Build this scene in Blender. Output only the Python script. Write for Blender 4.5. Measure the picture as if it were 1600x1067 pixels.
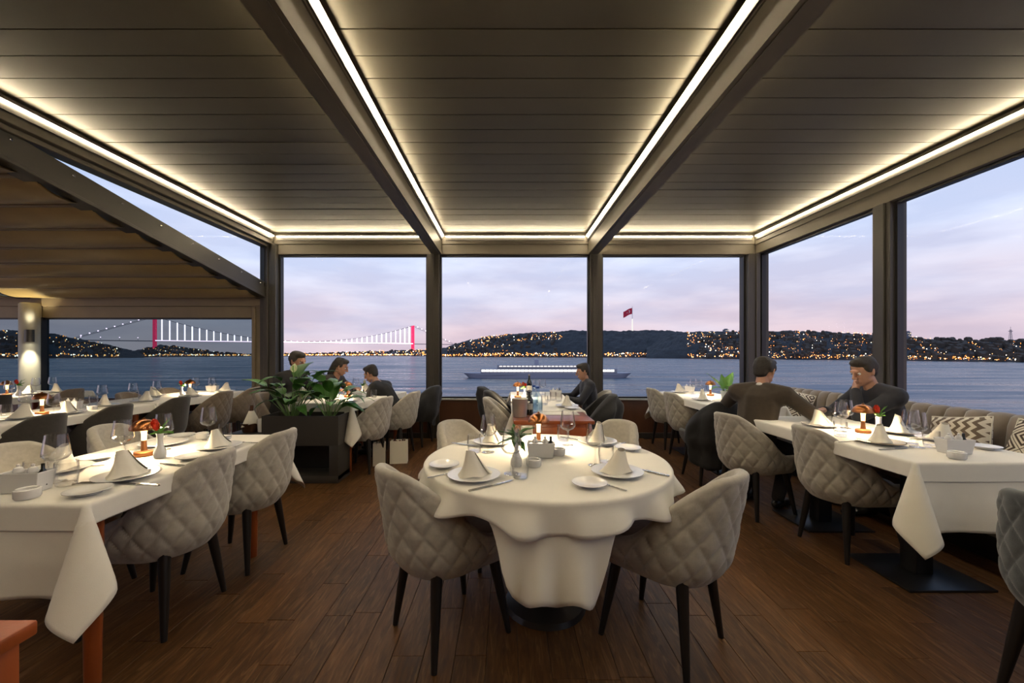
import bpy, bmesh, math, random
from math import sin, cos, pi, sqrt, atan2, radians as R
from mathutils import Vector, Matrix, noise as mnoise
random.seed(7)
sc = bpy.context.scene
C = sc.collection
for o in list(bpy.data.objects): bpy.data.objects.remove(o)

# ------------------------------------------------------------ camera
FPX = 620.0; HC = 1.30; VX, VY = 791.0, 551.0
cam = bpy.data.cameras.new('camera'); camo = bpy.data.objects.new('camera', cam); C.objects.link(camo)
cam.sensor_width = 36; cam.sensor_fit = 'HORIZONTAL'; cam.lens = FPX/1600*36
cam.shift_x = (800-VX)/1600; cam.shift_y = (VY-533.5)/1600
cam.clip_start = .05; cam.clip_end = 20000
camo.location = (0, 0, HC); camo.rotation_euler = (pi/2, 0, 0)
sc.camera = camo
vs = sc.view_settings
sc.display_settings.display_device = 'sRGB'
vs.view_transform = 'Standard'; vs.look = 'None'; vs.gamma = 1; vs.exposure = 0.0; vs.use_curve_mapping = False
sc.cycles.sample_clamp_indirect = 4.0
sc.cycles.caustics_reflective = False; sc.cycles.caustics_refractive = False
sc.cycles.transparent_max_bounces = 24

# ------------------------------------------------------------ sky
SKY_STRENGTH = 1.5
def build_world():
    w = bpy.data.worlds.new('dusk_sky'); sc.world = w; w.use_nodes = True
    nt = w.node_tree; n = nt.nodes; l = nt.links
    for x in list(n): n.remove(x)
    tc = n.new('ShaderNodeTexCoord'); sep = n.new('ShaderNodeSeparateXYZ'); l.new(tc.outputs['Generated'], sep.inputs[0])
    # clouds: soft streaks, stretched along the horizon
    mp = n.new('ShaderNodeMapping'); mp.inputs['Scale'].default_value = (1.6, 1.6, 7.0); l.new(tc.outputs['Generated'], mp.inputs[0])
    nz = n.new('ShaderNodeTexNoise'); nz.inputs['Scale'].default_value = 1.7; nz.inputs['Detail'].default_value = 4; nz.inputs['Roughness'].default_value = .5
    l.new(mp.outputs[0], nz.inputs[0])
    sub = n.new('ShaderNodeMath'); sub.operation = 'MULTIPLY_ADD'; l.new(nz.outputs[0], sub.inputs[0]); sub.inputs[1].default_value = .20; sub.inputs[2].default_value = -.10
    add = n.new('ShaderNodeMath'); add.operation = 'ADD'; l.new(sep.outputs[2], add.inputs[0]); l.new(sub.outputs[0], add.inputs[1])
    rp = n.new('ShaderNodeValToRGB'); l.new(add.outputs[0], rp.inputs[0])
    cr = rp.color_ramp
    stops = [(0.0, (.54, .42, .46)), (.05, (.55, .455, .51)), (.13, (.53, .515, .615)), (.22, (.52, .565, .70)), (.34, (.42, .52, .71)), (.7, (.23, .34, .54))]
    cr.elements[0].position, cr.elements[0].color = stops[0][0], (*stops[0][1], 1)
    cr.elements[1].position, cr.elements[1].color = stops[-1][0], (*stops[-1][1], 1)
    for p, c in stops[1:-1]:
        e = cr.elements.new(p); e.color = (*c, 1)
    # darker lavender cloud streaks
    nz2 = n.new('ShaderNodeTexNoise'); nz2.inputs['Scale'].default_value = 2.6; nz2.inputs['Detail'].default_value = 5; l.new(mp.outputs[0], nz2.inputs[0])
    rr = n.new('ShaderNodeValToRGB'); l.new(nz2.outputs[0], rr.inputs[0])
    rr.color_ramp.elements[0].position = .40; rr.color_ramp.elements[0].color = (.84, .85, .90, 1)
    rr.color_ramp.elements[1].position = .62; rr.color_ramp.elements[1].color = (1.06, 1.05, 1.03, 1)
    mul = n.new('ShaderNodeMix'); mul.data_type = 'RGBA'; mul.blend_type = 'MULTIPLY'; mul.inputs[0].default_value = 1
    l.new(rp.outputs[0], mul.inputs[6]); l.new(rr.outputs[0], mul.inputs[7])
    bg = n.new('ShaderNodeBackground'); bg.inputs[1].default_value = SKY_STRENGTH; l.new(mul.outputs[2], bg.inputs[0])
    out = n.new('ShaderNodeOutputWorld'); l.new(bg.outputs[0], out.inputs[0])
build_world()

LED_POWER = 88.0
LAMP_POWER = 10.0

# ------------------------------------------------------------ materials
MATS = {}
def mat(name, col, rough=.5, metal=0.0, var=0.0, vscale=8, bump=0.0, bscale=60, spec=.5, sheen=0.0, emit=None, estr=0.0, rnd=0.0, stretch=None, coat=0.0, trans=0.0):
    if name in MATS: return MATS[name]
    m = bpy.data.materials.new(name); MATS[name] = m; m.use_nodes = True
    nt = m.node_tree; n = nt.nodes; l = nt.links; b = n['Principled BSDF']
    b.inputs['Base Color'].default_value = (*col, 1); b.inputs['Roughness'].default_value = rough; b.inputs['Metallic'].default_value = metal
    b.inputs['Specular IOR Level'].default_value = spec
    if sheen: b.inputs['Sheen Weight'].default_value = sheen
    if coat: b.inputs['Coat Weight'].default_value = coat
    if trans: b.inputs['Transmission Weight'].default_value = trans
    if emit: b.inputs['Emission Color'].default_value = (*emit, 1); b.inputs['Emission Strength'].default_value = estr
    tc = n.new('ShaderNodeTexCoord'); src = tc.outputs['Object']
    if stretch:
        mp = n.new('ShaderNodeMapping'); mp.inputs['Scale'].default_value = stretch; l.new(src, mp.inputs[0]); src = mp.outputs[0]
    if rnd:
        oi = n.new('ShaderNodeObjectInfo'); vm = n.new('ShaderNodeVectorMath'); vm.operation = 'MULTIPLY_ADD'
        l.new(oi.outputs['Random'], vm.inputs[0]); vm.inputs[1].default_value = (37, 71, 13); l.new(src, vm.inputs[2]); src = vm.outputs[0]
    if var or rnd:
        nz = n.new('ShaderNodeTexNoise'); nz.inputs['Scale'].default_value = vscale; nz.inputs['Detail'].default_value = 5; nz.inputs['Roughness'].default_value = .6; l.new(src, nz.inputs[0])
        rp = n.new('ShaderNodeValToRGB'); l.new(nz.outputs[0], rp.inputs[0])
        rp.color_ramp.elements[0].position = .3; rp.color_ramp.elements[1].position = .7
        rp.color_ramp.elements[0].color = (*[max(0, c*(1-var)) for c in col], 1); rp.color_ramp.elements[1].color = (*[min(1, c*(1+var)) for c in col], 1)
        o = rp.outputs[0]
        if rnd:
            hs = n.new('ShaderNodeHueSaturation'); mr = n.new('ShaderNodeMapRange'); mr.inputs[3].default_value = 1-rnd; mr.inputs[4].default_value = 1+rnd
            l.new(oi.outputs['Random'], mr.inputs[0]); l.new(mr.outputs[0], hs.inputs['Value']); l.new(o, hs.inputs['Color']); o = hs.outputs[0]
        l.new(o, b.inputs['Base Color'])
    if bump:
        nz = n.new('ShaderNodeTexNoise'); nz.inputs['Scale'].default_value = bscale; nz.inputs['Detail'].default_value = 3; l.new(src, nz.inputs[0])
        bp = n.new('ShaderNodeBump'); bp.inputs['Strength'].default_value = bump; bp.inputs['Distance'].default_value = .01; l.new(nz.outputs[0], bp.inputs['Height']); l.new(bp.outputs[0], b.inputs['Normal'])
    return m
def emitter(name, col, strength, sample=True):
    if name in MATS: return MATS[name]
    m = bpy.data.materials.new(name); MATS[name] = m; m.use_nodes = True
    nt = m.node_tree; n = nt.nodes
    for x in list(n): n.remove(x)
    e = n.new('ShaderNodeEmission'); e.inputs[0].default_value = (*col, 1); e.inputs[1].default_value = strength
    o = n.new('ShaderNodeOutputMaterial'); nt.links.new(e.outputs[0], o.inputs[0])
    if not sample: m.cycles.emission_sampling = 'NONE'
    return m
def thin_glass(name, tint=(1, 1, 1), base=.03, edge=.7, power=4, rough=.02):
    if name in MATS: return MATS[name]
    m = bpy.data.materials.new(name); MATS[name] = m; m.use_nodes = True
    nt = m.node_tree; n = nt.nodes; l = nt.links
    for x in list(n): n.remove(x)
    t = n.new('ShaderNodeBsdfTransparent'); t.inputs[0].default_value = (*tint, 1)
    g = n.new('ShaderNodeBsdfGlossy'); g.inputs['Roughness'].default_value = rough
    lw = n.new('ShaderNodeLayerWeight'); lw.inputs[0].default_value = .5
    p = n.new('ShaderNodeMath'); p.operation = 'POWER'; l.new(lw.outputs['Facing'], p.inputs[0]); p.inputs[1].default_value = power
    a = n.new('ShaderNodeMath'); a.operation = 'MULTIPLY_ADD'; l.new(p.outputs[0], a.inputs[0]); a.inputs[1].default_value = edge; a.inputs[2].default_value = base
    mx = n.new('ShaderNodeMixShader'); l.new(a.outputs[0], mx.inputs[0]); l.new(t.outputs[0], mx.inputs[1]); l.new(g.outputs[0], mx.inputs[2])
    o = n.new('ShaderNodeOutputMaterial'); l.new(mx.outputs[0], o.inputs[0])
    return m

ALU = mat('bronze_grey_aluminium', (.058, .052, .043), .42, .3, var=.06, vscale=3, bump=.04, bscale=300)
ALU_B = mat('bronze_beam_aluminium', (.13, .112, .082), .5, .15, var=.06, vscale=3, bump=.04, bscale=300)
ALU_D = mat('black_aluminium', (.018, .018, .02), .4, .2)
LOUV = mat('louvre_aluminium', (.097, .084, .056), .45, .2, var=.07, vscale=2, rnd=.05, bump=.03, bscale=250)
LED = emitter('warm_led', (1, .83, .56), LED_POWER)
PANE = thin_glass('window_glass', (.985, .99, 1), .0012, .04, 5)
PVC = thin_glass('tinted_pvc_sheet', (.47, .55, .58), .006, .10, 5)
WALLWOOD = mat('dark_wood_panel', (.10, .042, .022), .35, var=.3, vscale=3, stretch=(1, 1, .25), bump=.05)
SILL = mat('sill_metal', (.5, .48, .45), .4, .5)
CLOTH = mat('white_linen', (.80, .775, .71), .85, var=.03, vscale=5, bump=.10, bscale=500, sheen=.2)
CLOTH2 = mat('ivory_linen', (.76, .725, .65), .85, var=.03, vscale=5, bump=.10, bscale=500, sheen=.2)
NAPK = mat('napkin_linen', (.82, .78, .68), .9, var=.03, bump=.08, bscale=400)
CERAM = mat('white_ceramic', (.82, .81, .80), .12, spec=.6)
GOLD = mat('gold_rim', (.7, .48, .2), .25, .9)
STEEL = mat('cutlery_steel', (.62, .60, .57), .18, 1.0)
BUCKET = mat('brushed_steel', (.66, .64, .61), .42, .85, bump=.03, bscale=200)
GLASS = thin_glass('drinking_glass', (.988, .988, .988), .045, 1.0, 2.5)
BGLASS = thin_glass('bottle_glass_reflection_tint', (.78, .87, .95), .08, .7, 2.5)  # clear glass, its light blue reflections painted into the tint
DGLASS = mat('dark_bottle_glass', (.012, .015, .01), .08, spec=.7)
COPPER = mat('copper', (.45, .18, .07), .28, 1.0, bump=.02, bscale=300)
STEM_GLOW = emitter('lamp_stem_glow', (1, .62, .24), 5)
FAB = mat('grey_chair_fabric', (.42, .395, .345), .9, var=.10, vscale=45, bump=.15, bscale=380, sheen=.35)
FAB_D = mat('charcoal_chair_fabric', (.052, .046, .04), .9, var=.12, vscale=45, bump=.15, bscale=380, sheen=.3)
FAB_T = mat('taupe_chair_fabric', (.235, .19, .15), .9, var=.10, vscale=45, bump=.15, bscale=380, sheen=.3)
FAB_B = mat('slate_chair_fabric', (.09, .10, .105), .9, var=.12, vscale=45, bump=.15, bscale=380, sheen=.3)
BLACKW = mat('black_lacquered_wood', (.012, .011, .011), .35)
REDW = mat('reddish_wood', (.27, .062, .015), .32, var=.28, vscale=7, stretch=(1, 1, .3), bump=.04)
SOFA = mat('taupe_velvet', (.215, .175, .14), .8, var=.08, vscale=20, sheen=.5, bump=.06, bscale=300)
PLBLACK = mat('charcoal_planter_metal', (.045, .04, .035), .45, .2)
LEAF = mat('glossy_leaf', (.045, .15, .022), .4, var=.35, vscale=6, rnd=.2, spec=.5)
LEAF_L = mat('bright_leaf', (.13, .33, .05), .4, var=.25, vscale=6, rnd=.15)
STEMG = mat('plant_stem', (.12, .22, .06), .5)
SPATHE = mat('white_spathe', (.62, .68, .42), .5)
RED = mat('red_petal', (.75, .05, .015), .5, var=.2, vscale=30)
PEACH = mat('peach_petal', (.85, .50, .30), .5, var=.15, vscale=30)
PAPER = mat('white_paper', (.78, .75, .66), .7)
BLACKCLOTH = mat('black_coat_cloth', (.012, .012, .014), .85, var=.2, vscale=30, sheen=.1)
SOIL = mat('dark_soil', (.02, .014, .01), .95, bump=.6, bscale=40)

# ------------------------------------------------------------ mesh helpers
class MB:
    def __init__(s): s.v = []; s.f = []
    def add(s, v, f):
        k = len(s.v); s.v += [tuple(p) for p in v]; s.f += [tuple(i+k for i in q) for q in f]; return s
    def box(s, x0, x1, y0, y1, z0, z1):
        return s.add([(x0,y0,z0),(x1,y0,z0),(x1,y1,z0),(x0,y1,z0),(x0,y0,z1),(x1,y0,z1),(x1,y1,z1),(x0,y1,z1)],
                     [(0,3,2,1),(4,5,6,7),(0,1,5,4),(1,2,6,5),(2,3,7,6),(3,0,4,7)])
    def hexa(s, p): return s.add(p, [(0,3,2,1),(4,5,6,7),(0,1,5,4),(1,2,6,5),(2,3,7,6),(3,0,4,7)])
    def grid(s, fn, nu, nv, closed=False):
        v = [fn(i, j) for j in range(nv+1) for i in range(nu if closed else nu+1)]
        w = nu if closed else nu+1; f = []
        for j in range(nv):
            for i in range(nu):
                i2 = (i+1) % w
                f.append((j*w+i, j*w+i2, (j+1)*w+i2, (j+1)*w+i))
        return s.add(v, f)
    def lathe(s, prof, n=24, c=(0,0,0), cap0=False, cap1=False):
        k = len(s.v)
        s.grid(lambda i, j: (c[0]+prof[j][0]*cos(2*pi*i/n), c[1]+prof[j][0]*sin(2*pi*i/n), c[2]+prof[j][1]), n, len(prof)-1, True)
        if cap0: s.f.append(tuple(k+i for i in reversed(range(n))))
        if cap1: s.f.append(tuple(k+(len(prof)-1)*n+i for i in range(n)))
        return s
    def tube(s, pts, rad, n=8, caps=True):
        pts = [Vector(p) for p in pts]; k = len(s.v); up = None
        if not hasattr(rad, '__len__'): rad = [rad]*len(pts)
        rings = []
        for i, p in enumerate(pts):
            d = (pts[min(i+1, len(pts)-1)]-pts[max(i-1, 0)]).normalized()
            if up is None:
                up = Vector((0,0,1)) if abs(d.z) < .9 else Vector((1,0,0))
            a = d.cross(up).normalized(); b = a.cross(d).normalized(); up = b
            rings.append([p + (a*cos(2*pi*j/n)+b*sin(2*pi*j/n))*rad[i] for j in range(n)])
        s.grid(lambda i, j: rings[j][i], n, len(pts)-1, True)
        if caps:
            s.f.append(tuple(k+i for i in reversed(range(n)))); s.f.append(tuple(k+(len(pts)-1)*n+i for i in range(n)))
        return s
    def prism(s, outline, z0, z1):
        n = len(outline)
        return s.add([(x,y,z0) for x,y in outline]+[(x,y,z1) for x,y in outline], [tuple(reversed(range(n))), tuple(range(n,2*n))]+[(i,(i+1)%n,n+(i+1)%n,n+i) for i in range(n)])
    def mesh(s, name, m=None, bevel=0, seg=2, smooth=35):
        me = bpy.data.meshes.new(name); me.from_pydata(s.v, [], s.f); me.update()
        bm = bmesh.new(); bm.from_mesh(me)
        bmesh.ops.recalc_face_normals(bm, faces=bm.faces)
        if bevel:
            es = [e for e in bm.edges if len(e.link_faces) == 2 and e.calc_face_angle() > .5]
            bmesh.ops.bevel(bm, geom=es, offset=bevel, segments=seg, affect='EDGES', profile=.5)
        bm.to_mesh(me); bm.free()
        if smooth:
            me.polygons.foreach_set('use_smooth', [True]*len(me.polygons)); me.set_sharp_from_angle(angle=R(smooth))
        if m: me.materials.append(m)
        return me
def obj(name, me, parent=None, loc=(0,0,0), rz=0, rot=None, scale=None):
    o = bpy.data.objects.new(name, me); C.objects.link(o); o.location = loc
    o.rotation_euler = rot if rot is not None else (0, 0, rz)
    if scale is not None: o.scale = scale if hasattr(scale, '__len__') else (scale,)*3
    if parent: o.parent = parent
    return o
def tag(o, label=None, cat=None, group=None, kind=None):
    if label: o['label'] = label
    if cat: o['category'] = cat
    if group: o['group'] = group
    if kind: o['kind'] = kind
    return o
def thing(name, label, cat, loc=(0,0,0), rz=0, group=None): return tag(obj(name, None, None, loc, rz), label, cat, group)
def struct(name, me, label=None, cat=None, parent=None, loc=(0,0,0)):
    o = obj(name, me, parent, loc)
    if not parent: o['kind'] = 'structure'; tag(o, label, cat)
    return o
class Proto:            # a thing described once: root mesh or empty, plus parts that share mesh data
    def __init__(s, name, cat, root=None): s.name, s.cat, s.root, s.parts = name, cat, root, []
    def part(s, name, me, under=None, loc=(0,0,0), rot=(0,0,0), label=None): s.parts.append((name, me, under, loc, rot, label)); return len(s.parts)-1
    def spawn(s, loc, rz=0, label='', group=None, scale=None, rot=None):
        r = obj(s.name, s.root, None, loc, rz, rot, scale); tag(r, label, s.cat, group); made = []
        for nm, me, un, lc, ro, lb in s.parts:
            if isinstance(me, bpy.types.Light): o = bpy.data.objects.new(nm, me); C.objects.link(o); o.location = lc; o.parent = r
            else: o = obj(nm, me, made[un] if un is not None else r, lc, 0, ro)
            if lb: o['label'] = lb
            made.append(o)
        return r
def P(px, py, z=.75):      # where the sight line through a photo point meets the height z
    Y = (HC-z)*FPX/(py-VY); return ((px-VX)*Y/FPX, Y)
def sm(x, a, b):
    t = min(1, max(0, (x-a)/(b-a))); return t*t*(3-2*t)
def fbm(x, y, z=0, o=4):
    return mnoise.fractal(Vector((x, y, z)), .9, 2.0, o)
# ============================================================ THE SETTING
# floor of wood planks running away from the camera
FLOORSUB = mat('floor_screed', (.012, .008, .006), .9)
def plank_material():
    m = mat('brown_oak_plank', (.082, .036, .012), .45, var=.42, vscale=9, stretch=(5, .7, 1), rnd=.24, bump=.12, bscale=22, spec=.2)
    nt = m.node_tree; n = nt.nodes; l = nt.links; b = n['Principled BSDF']
    # pale open grain on top of the brown
    tc = n.new('ShaderNodeTexCoord'); oi = n.new('ShaderNodeObjectInfo'); mp = n.new('ShaderNodeMapping'); mp.inputs['Scale'].default_value = (13, 1.5, 1)
    vm = n.new('ShaderNodeVectorMath'); vm.operation = 'MULTIPLY_ADD'; vm.inputs[1].default_value = (91, 47, 5)
    l.new(tc.outputs['Object'], mp.inputs[0]); l.new(oi.outputs['Random'], vm.inputs[0]); l.new(mp.outputs[0], vm.inputs[2])
    nz = n.new('ShaderNodeTexNoise'); nz.inputs['Scale'].default_value = 2.2; nz.inputs['Detail'].default_value = 6; nz.inputs['Distortion'].default_value = 2.2; l.new(vm.outputs[0], nz.inputs[0])
    rp = n.new('ShaderNodeValToRGB'); rp.color_ramp.elements[0].position = .52; rp.color_ramp.elements[1].position = .70; l.new(nz.outputs[0], rp.inputs[0])
    rp.color_ramp.elements[0].color = (0, 0, 0, 1); rp.color_ramp.elements[1].color = (.6, .6, .6, 1)
    old = b.inputs['Base Color'].links[0].from_socket
    mx = n.new('ShaderNodeMix'); mx.data_type = 'RGBA'; l.new(rp.outputs[0], mx.inputs[0]); l.new(old, mx.inputs[6]); mx.inputs[7].default_value = (.21, .11, .046, 1)
    l.new(mx.outputs[2], b.inputs['Base Color'])
    return m
PLANK = plank_material()
XL, XR, YN, YF = -9.4, 4.05, -2.6, 6.22
floor = struct('floor', MB().box(XL, XR, YN, YF, -.12, -.02).mesh('floor', FLOORSUB), 'dark brown wood plank floor of the terrace', 'floor')
PW, PL = .135, .94
pm = [MB().box(-PW/2+.0007, PW/2-.0007, -k*PL/2+.0007, k*PL/2-.0007, -.02, 0).mesh('plank', PLANK, bevel=.0015, seg=1, smooth=0) for k in (1, .62)]
planks = []
nx = int((XR-XL)/PW)
for i in range(nx):
    y = YN - random.random()*PL; x = XL+(i+.5)*PW
    while y < YF:
        k = 0 if random.random() < .7 else 1
        ln = PL*(1, .62)[k]; yc = y+ln/2
        if yc-ln/2 > YN-.4 and yc+ln/2 < YF+.5: planks.append((x, yc, k))
        y += ln
def seen(p):
    x, y, k = p
    if y < 1.0: return 1e3 + abs(y)
    px = VX + x*FPX/y
    return y if -60 < px < 1660 else 1e3+y
planks.sort(key=seen)
for x, y, k in planks[:300]: obj('plank', pm[k], floor, (x, y, 0))
mb = MB()
for x, y, k in planks[300:]:
    ln = PL*(1, .62)[k]/2-.0007; mb.box(x-PW/2+.0007, x+PW/2-.0007, y-ln, y+ln, -.02, 0)
tag(obj('far_planks', mb.mesh('far_planks', PLANK, smooth=0), floor), kind='stuff')

# ceiling: beams with three bays of louvre blades
ZL = 3.10
ceiling = struct('ceiling', MB().box(-3.72, 3.97, YN, 6.25, 3.26, 3.32).mesh('ceiling', ALU, smooth=0), 'bronze grey louvred pergola roof in three bays', 'ceiling')
def beam_mesh(w, h, length, lip=.012):
    mb = MB(); mb.box(-w/2, w/2, 0, length, 0, h); mb.box(-w/2-lip, -w/2+.002, 0, length, h*.42, h); mb.box(w/2-.002, w/2+lip, 0, length, h*.42, h)
    mb.box(-w*.30, w*.30, 0, length, -.006, .01)
    return mb.mesh('beam', ALU_B, smooth=0)
BL0, BL1, BR0, BR1 = -1.135, -.985, 1.25, 1.40
obj('beam', beam_mesh(.15, .46, 6.05-YN), ceiling, (-1.06, YN, 2.80))
obj('beam', beam_mesh(.15, .46, 6.05-YN), ceiling, (1.325, YN, 2.80))
obj('beam', MB().box(-3.72, -3.545, YN, 6.25, 2.94, 3.26).box(-3.72, -3.60, YN, 6.25, 2.90, 2.95).mesh('beam', ALU_B, bevel=.006, smooth=0), ceiling)
obj('beam', MB().box(3.80, 3.97, YN, 6.25, 2.80, 3.26).box(3.785, 3.81, YN, 6.05, 2.94, 3.26).mesh('beam', ALU_B, bevel=.005, smooth=0), ceiling)
obj('beam', MB().box(-3.545, 3.80, 6.05, 6.25, 2.80, 3.26).box(-3.545, 3.80, 6.035, 6.06, 2.95, 3.26).mesh('beam', ALU_B, bevel=.005, smooth=0), ceiling)
bays = [(-3.53, -1.15), (-.97, 1.235), (1.415, 3.78)]
for (x0, x1) in bays:
    bw = x1-x0
    prof = [(0, -.02), (.192, -.02), (.193, -.002), (.206, -.002), (.206, .006), (0, .006)]   # y, z of a hollow blade: overlapping lip
    mb = MB(); n = len(prof)
    mb.add([(-bw/2, y, z) for y, z in prof]+[(bw/2, y, z) for y, z in prof], [tuple(range(n)), tuple(range(2*n-1, n-1, -1))]+[(i, n+i, n+(i+1) % n, (i+1) % n) for i in range(n)])
    lm = mb.mesh('louvre', LOUV, smooth=0)
    y = 6.03-.2
    while y > YN: obj('louvre', lm, ceiling, ((x0+x1)/2, y, ZL+.035+random.uniform(-.0015, .0015))); y -= .2
# LED strips in aluminium channels round each bay
def led(p0, p1, side, label):
    p0, p1 = Vector(p0), Vector(p1); d = p1-p0; mid = (p0+p1)/2; L_ = d.length
    rz = atan2(d.y, d.x)
    t = thing('led_strip', label, 'light strip', mid, rz, 'LED strips under the louvres')
    obj('diffuser', MB().box(-L_/2, L_/2, -.007, .007, -.007, .007).mesh('diffuser', LED, bevel=.003, smooth=0), t)
    s = side
    obj('channel', MB().box(-L_/2, L_/2, min(s*.009, s*.018), max(s*.009, s*.018), -.055, .016).box(-L_/2, L_/2, -.009, .009, .0085, .0115).mesh('channel', ALU, smooth=0), t)
zl = 3.060
nm = ['left louvre bay', 'middle louvre bay', 'right louvre bay']
for k, (x0, x1) in enumerate(bays):
    a, b = x0+.021, x1-.021
    led((a, YN+.1, zl), (a, 5.99, zl), 1, 'warm white LED strip running along the left edge of the '+nm[k])
    led((b, YN+.1, zl), (b, 5.99, zl), -1, 'warm white LED strip running along the right edge of the '+nm[k])
    led((a+.03, 6.012, zl), (b-.03, 6.012, zl), 1, 'warm white LED strip along the window end of the '+nm[k])

# columns of the back wall and the right side
tn = 0
def trim(mb, m=ALU, bevel=.004, label=None):
    global tn
    tn += 1
    return struct('trim_%d' % tn, mb.mesh('trim', m, bevel=bevel, seg=1, smooth=0), label, 'column')
def column(x0, x1, y0, y1, z1, label, groove='x'):
    mb = MB().box(x0, x1, y0, y1, 0, z1)
    c = (x0+x1)/2
    if groove == 'x': mb.box(c-.05, c+.012, y0-.022, y0+.01, 0, z1)
    else:
        d = (y0+y1)/2; mb.box(x0-.022, x0+.01, d-.05, d+.03, 0, z1)
    return trim(mb, label=label)
column(-3.72, -3.485, 5.99, 6.22, 2.95, 'bronze grey corner post at the left of the window wall')
column(-1.205, -1.02, 6.03, 6.22, 2.80, 'bronze grey post between the bridge window and middle window')
column(1.275, 1.46, 6.03, 6.22, 2.80, 'bronze grey post right of the middle window')
column(3.67, 3.97, 6.0, 6.25, 2.80, 'bronze grey corner post at the right of the window wall')
column(3.80, 3.97, 3.93, 4.12, 2.80, 'bronze grey post between the two right side windows', 'y')
column(3.80, 3.97, 1.55, 1.75, 2.80, 'bronze grey post near the camera on the right side', 'y')
column(-3.72, -3.55, -.6, -.4, 2.95, 'bronze grey post near the camera on the left side', 'y')
# windows: black frames and panes
wn = 0
def window(c0, c1, z0, z1, at, axis, label, m=PANE, f=.026, fm=ALU_D):
    global wn
    wn += 1
    mb = MB()
    def bar(a0, a1, b0, b1):
        if axis == 'x': mb.box(a0, a1, at-.03, at+.03, b0, b1)
        else: mb.box(at-.03, at+.03, a0, a1, b0, b1)
    bar(c0, c0+f, z0, z1); bar(c1-f, c1, z0, z1); bar(c0+f, c1-f, z1-f, z1); bar(c0+f, c1-f, z0, z0+f)
    w = struct('window_%d' % wn, mb.mesh('window', fm, smooth=0), label, 'window')
    pb = MB()
    if axis == 'x': pb.box(c0+f, c1-f, at-.004, at+.004, z0+f, z1-f)
    else: pb.box(at-.004, at+.004, c0+f, c1-f, z0+f, z1-f)
    obj('pane', pb.mesh('pane', m, smooth=0), w)
    return w
window(-3.485, -1.205, .60, 2.80, 6.12, 'x', 'tall window framing the lit bridge')
window(-1.02, 1.275, .60, 2.80, 6.12, 'x', 'tall window above the middle dining table')
window(1.46, 3.67, .60, 2.80, 6.12, 'x', 'tall window with the flag hill behind it')
window(4.12, 6.0, .60, 2.80, 3.88, 'y', 'right side window nearest the corner')
window(1.75, 3.93, .60, 2.80, 3.88, 'y', 'large right side window above the channelled bench')
window(-2.5, 1.55, .60, 2.80, 3.88, 'y', 'right side window beside the camera')
# low walls under the glass
struct('wall_back', MB().box(-3.485, 3.67, 6.06, 6.20, 0, .575).mesh('wall', WALLWOOD, smooth=0), 'low dark wood wall under the windows', 'wall')
for x0, x1 in ((-3.485, -1.21), (-1.015, 1.27), (1.465, 3.665)):
    tn += 1; struct('trim_%d' % tn, MB().box(x0, x1, 6.03, 6.20, .575, .60).mesh('sill', SILL, bevel=.004, seg=1, smooth=0), 'pale metal window sill', 'sill')
tn_b = struct('baseboard_back', MB().box(-3.485, 3.67, 6.035, 6.06, 0, .08).mesh('baseboard', ALU, bevel=.003, seg=1, smooth=0), 'grey metal baseboard under the windows', 'baseboard')
struct('wall_right', MB().box(3.82, 3.95, YN, 6.0, 0, .60).mesh('wall', WALLWOOD, smooth=0), 'low dark wood wall behind the bench', 'wall')
struct('wall_rear', MB().box(XL, 3.97, YN-.15, YN, 0, 3.32).mesh('wall', mat('rear_wall', (.09, .06, .045), .7), smooth=0), 'brown wall behind the camera', 'wall')

# triangular glazing on the left above the annex rafter; annex roof, rafters, gutter, post, window
ZT = lambda Y: HC + 1.60 - .181*(Y-3.0)        # top of the rafter
wn += 1
mb = MB(); ys = (2.75, 5.99)
tri = [(-3.66, ys[0], ZT(ys[0])), (-3.66, ys[1], ZT(ys[1])), (-3.66, ys[1], 2.93), (-3.66, ys[0], 2.95)]
wtri = struct('window_%d' % wn, MB().box(-3.69, -3.63, 5.955, 5.99, 2.30, 2.93).mesh('window', ALU_D, smooth=0), 'wedge shaped glazing above the sloping rafter on the left', 'window')
obj('pane', MB().hexa([(x, y, z) for x, (y, z) in [(-3.664, (ys[0], ZT(ys[0]))), (-3.656, (ys[0], ZT(ys[0]))), (-3.656, (ys[1], ZT(ys[1]))), (-3.664, (ys[1], ZT(ys[1]))), (-3.664, (ys[0], 2.945)), (-3.656, (ys[0], 2.945)), (-3.656, (ys[1], 2.93)), (-3.664, (ys[1], 2.93))]]).mesh('pane', PANE, smooth=0), wtri)
def rafter(x0, x1, y0, y1, h=.21):
    mb = MB(); zt = lambda y: ZT(y)
    mb.hexa([(x0,y0,zt(y0)-h),(x1,y0,zt(y0)-h),(x1,y1,zt(y1)-h),(x0,y1,zt(y1)-h),(x0,y0,zt(y0)),(x1,y0,zt(y0)),(x1,y1,zt(y1)),(x0,y1,zt(y1))])
    mb.hexa([(x0-.015,y0,zt(y0)-h-.02),(x1+.006,y0,zt(y0)-h-.02),(x1+.006,y1,zt(y1)-h-.02),(x0-.015,y1,zt(y1)-h-.02),(x0-.015,y0,zt(y0)-h+.012),(x1+.006,y0,zt(y0)-h+.012),(x1+.006,y1,zt(y1)-h+.012),(x0-.015,y1,zt(y1)-h+.012)])
    return mb
ANX = mat('annex_fabric', (.45, .33, .13), .32, var=.10, vscale=3, bump=.12, bscale=5, spec=.5)
ANF = mat('annex_beige_metal', (.27, .215, .125), .5, .2, var=.05)
roof = struct('ceiling_annex', rafter(-3.79, -3.63, -2.4, 6.05).mesh('rafter', ALU, bevel=.004, seg=1, smooth=0), 'sloping retractable fabric roof over the left annex', 'roof')
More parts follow.
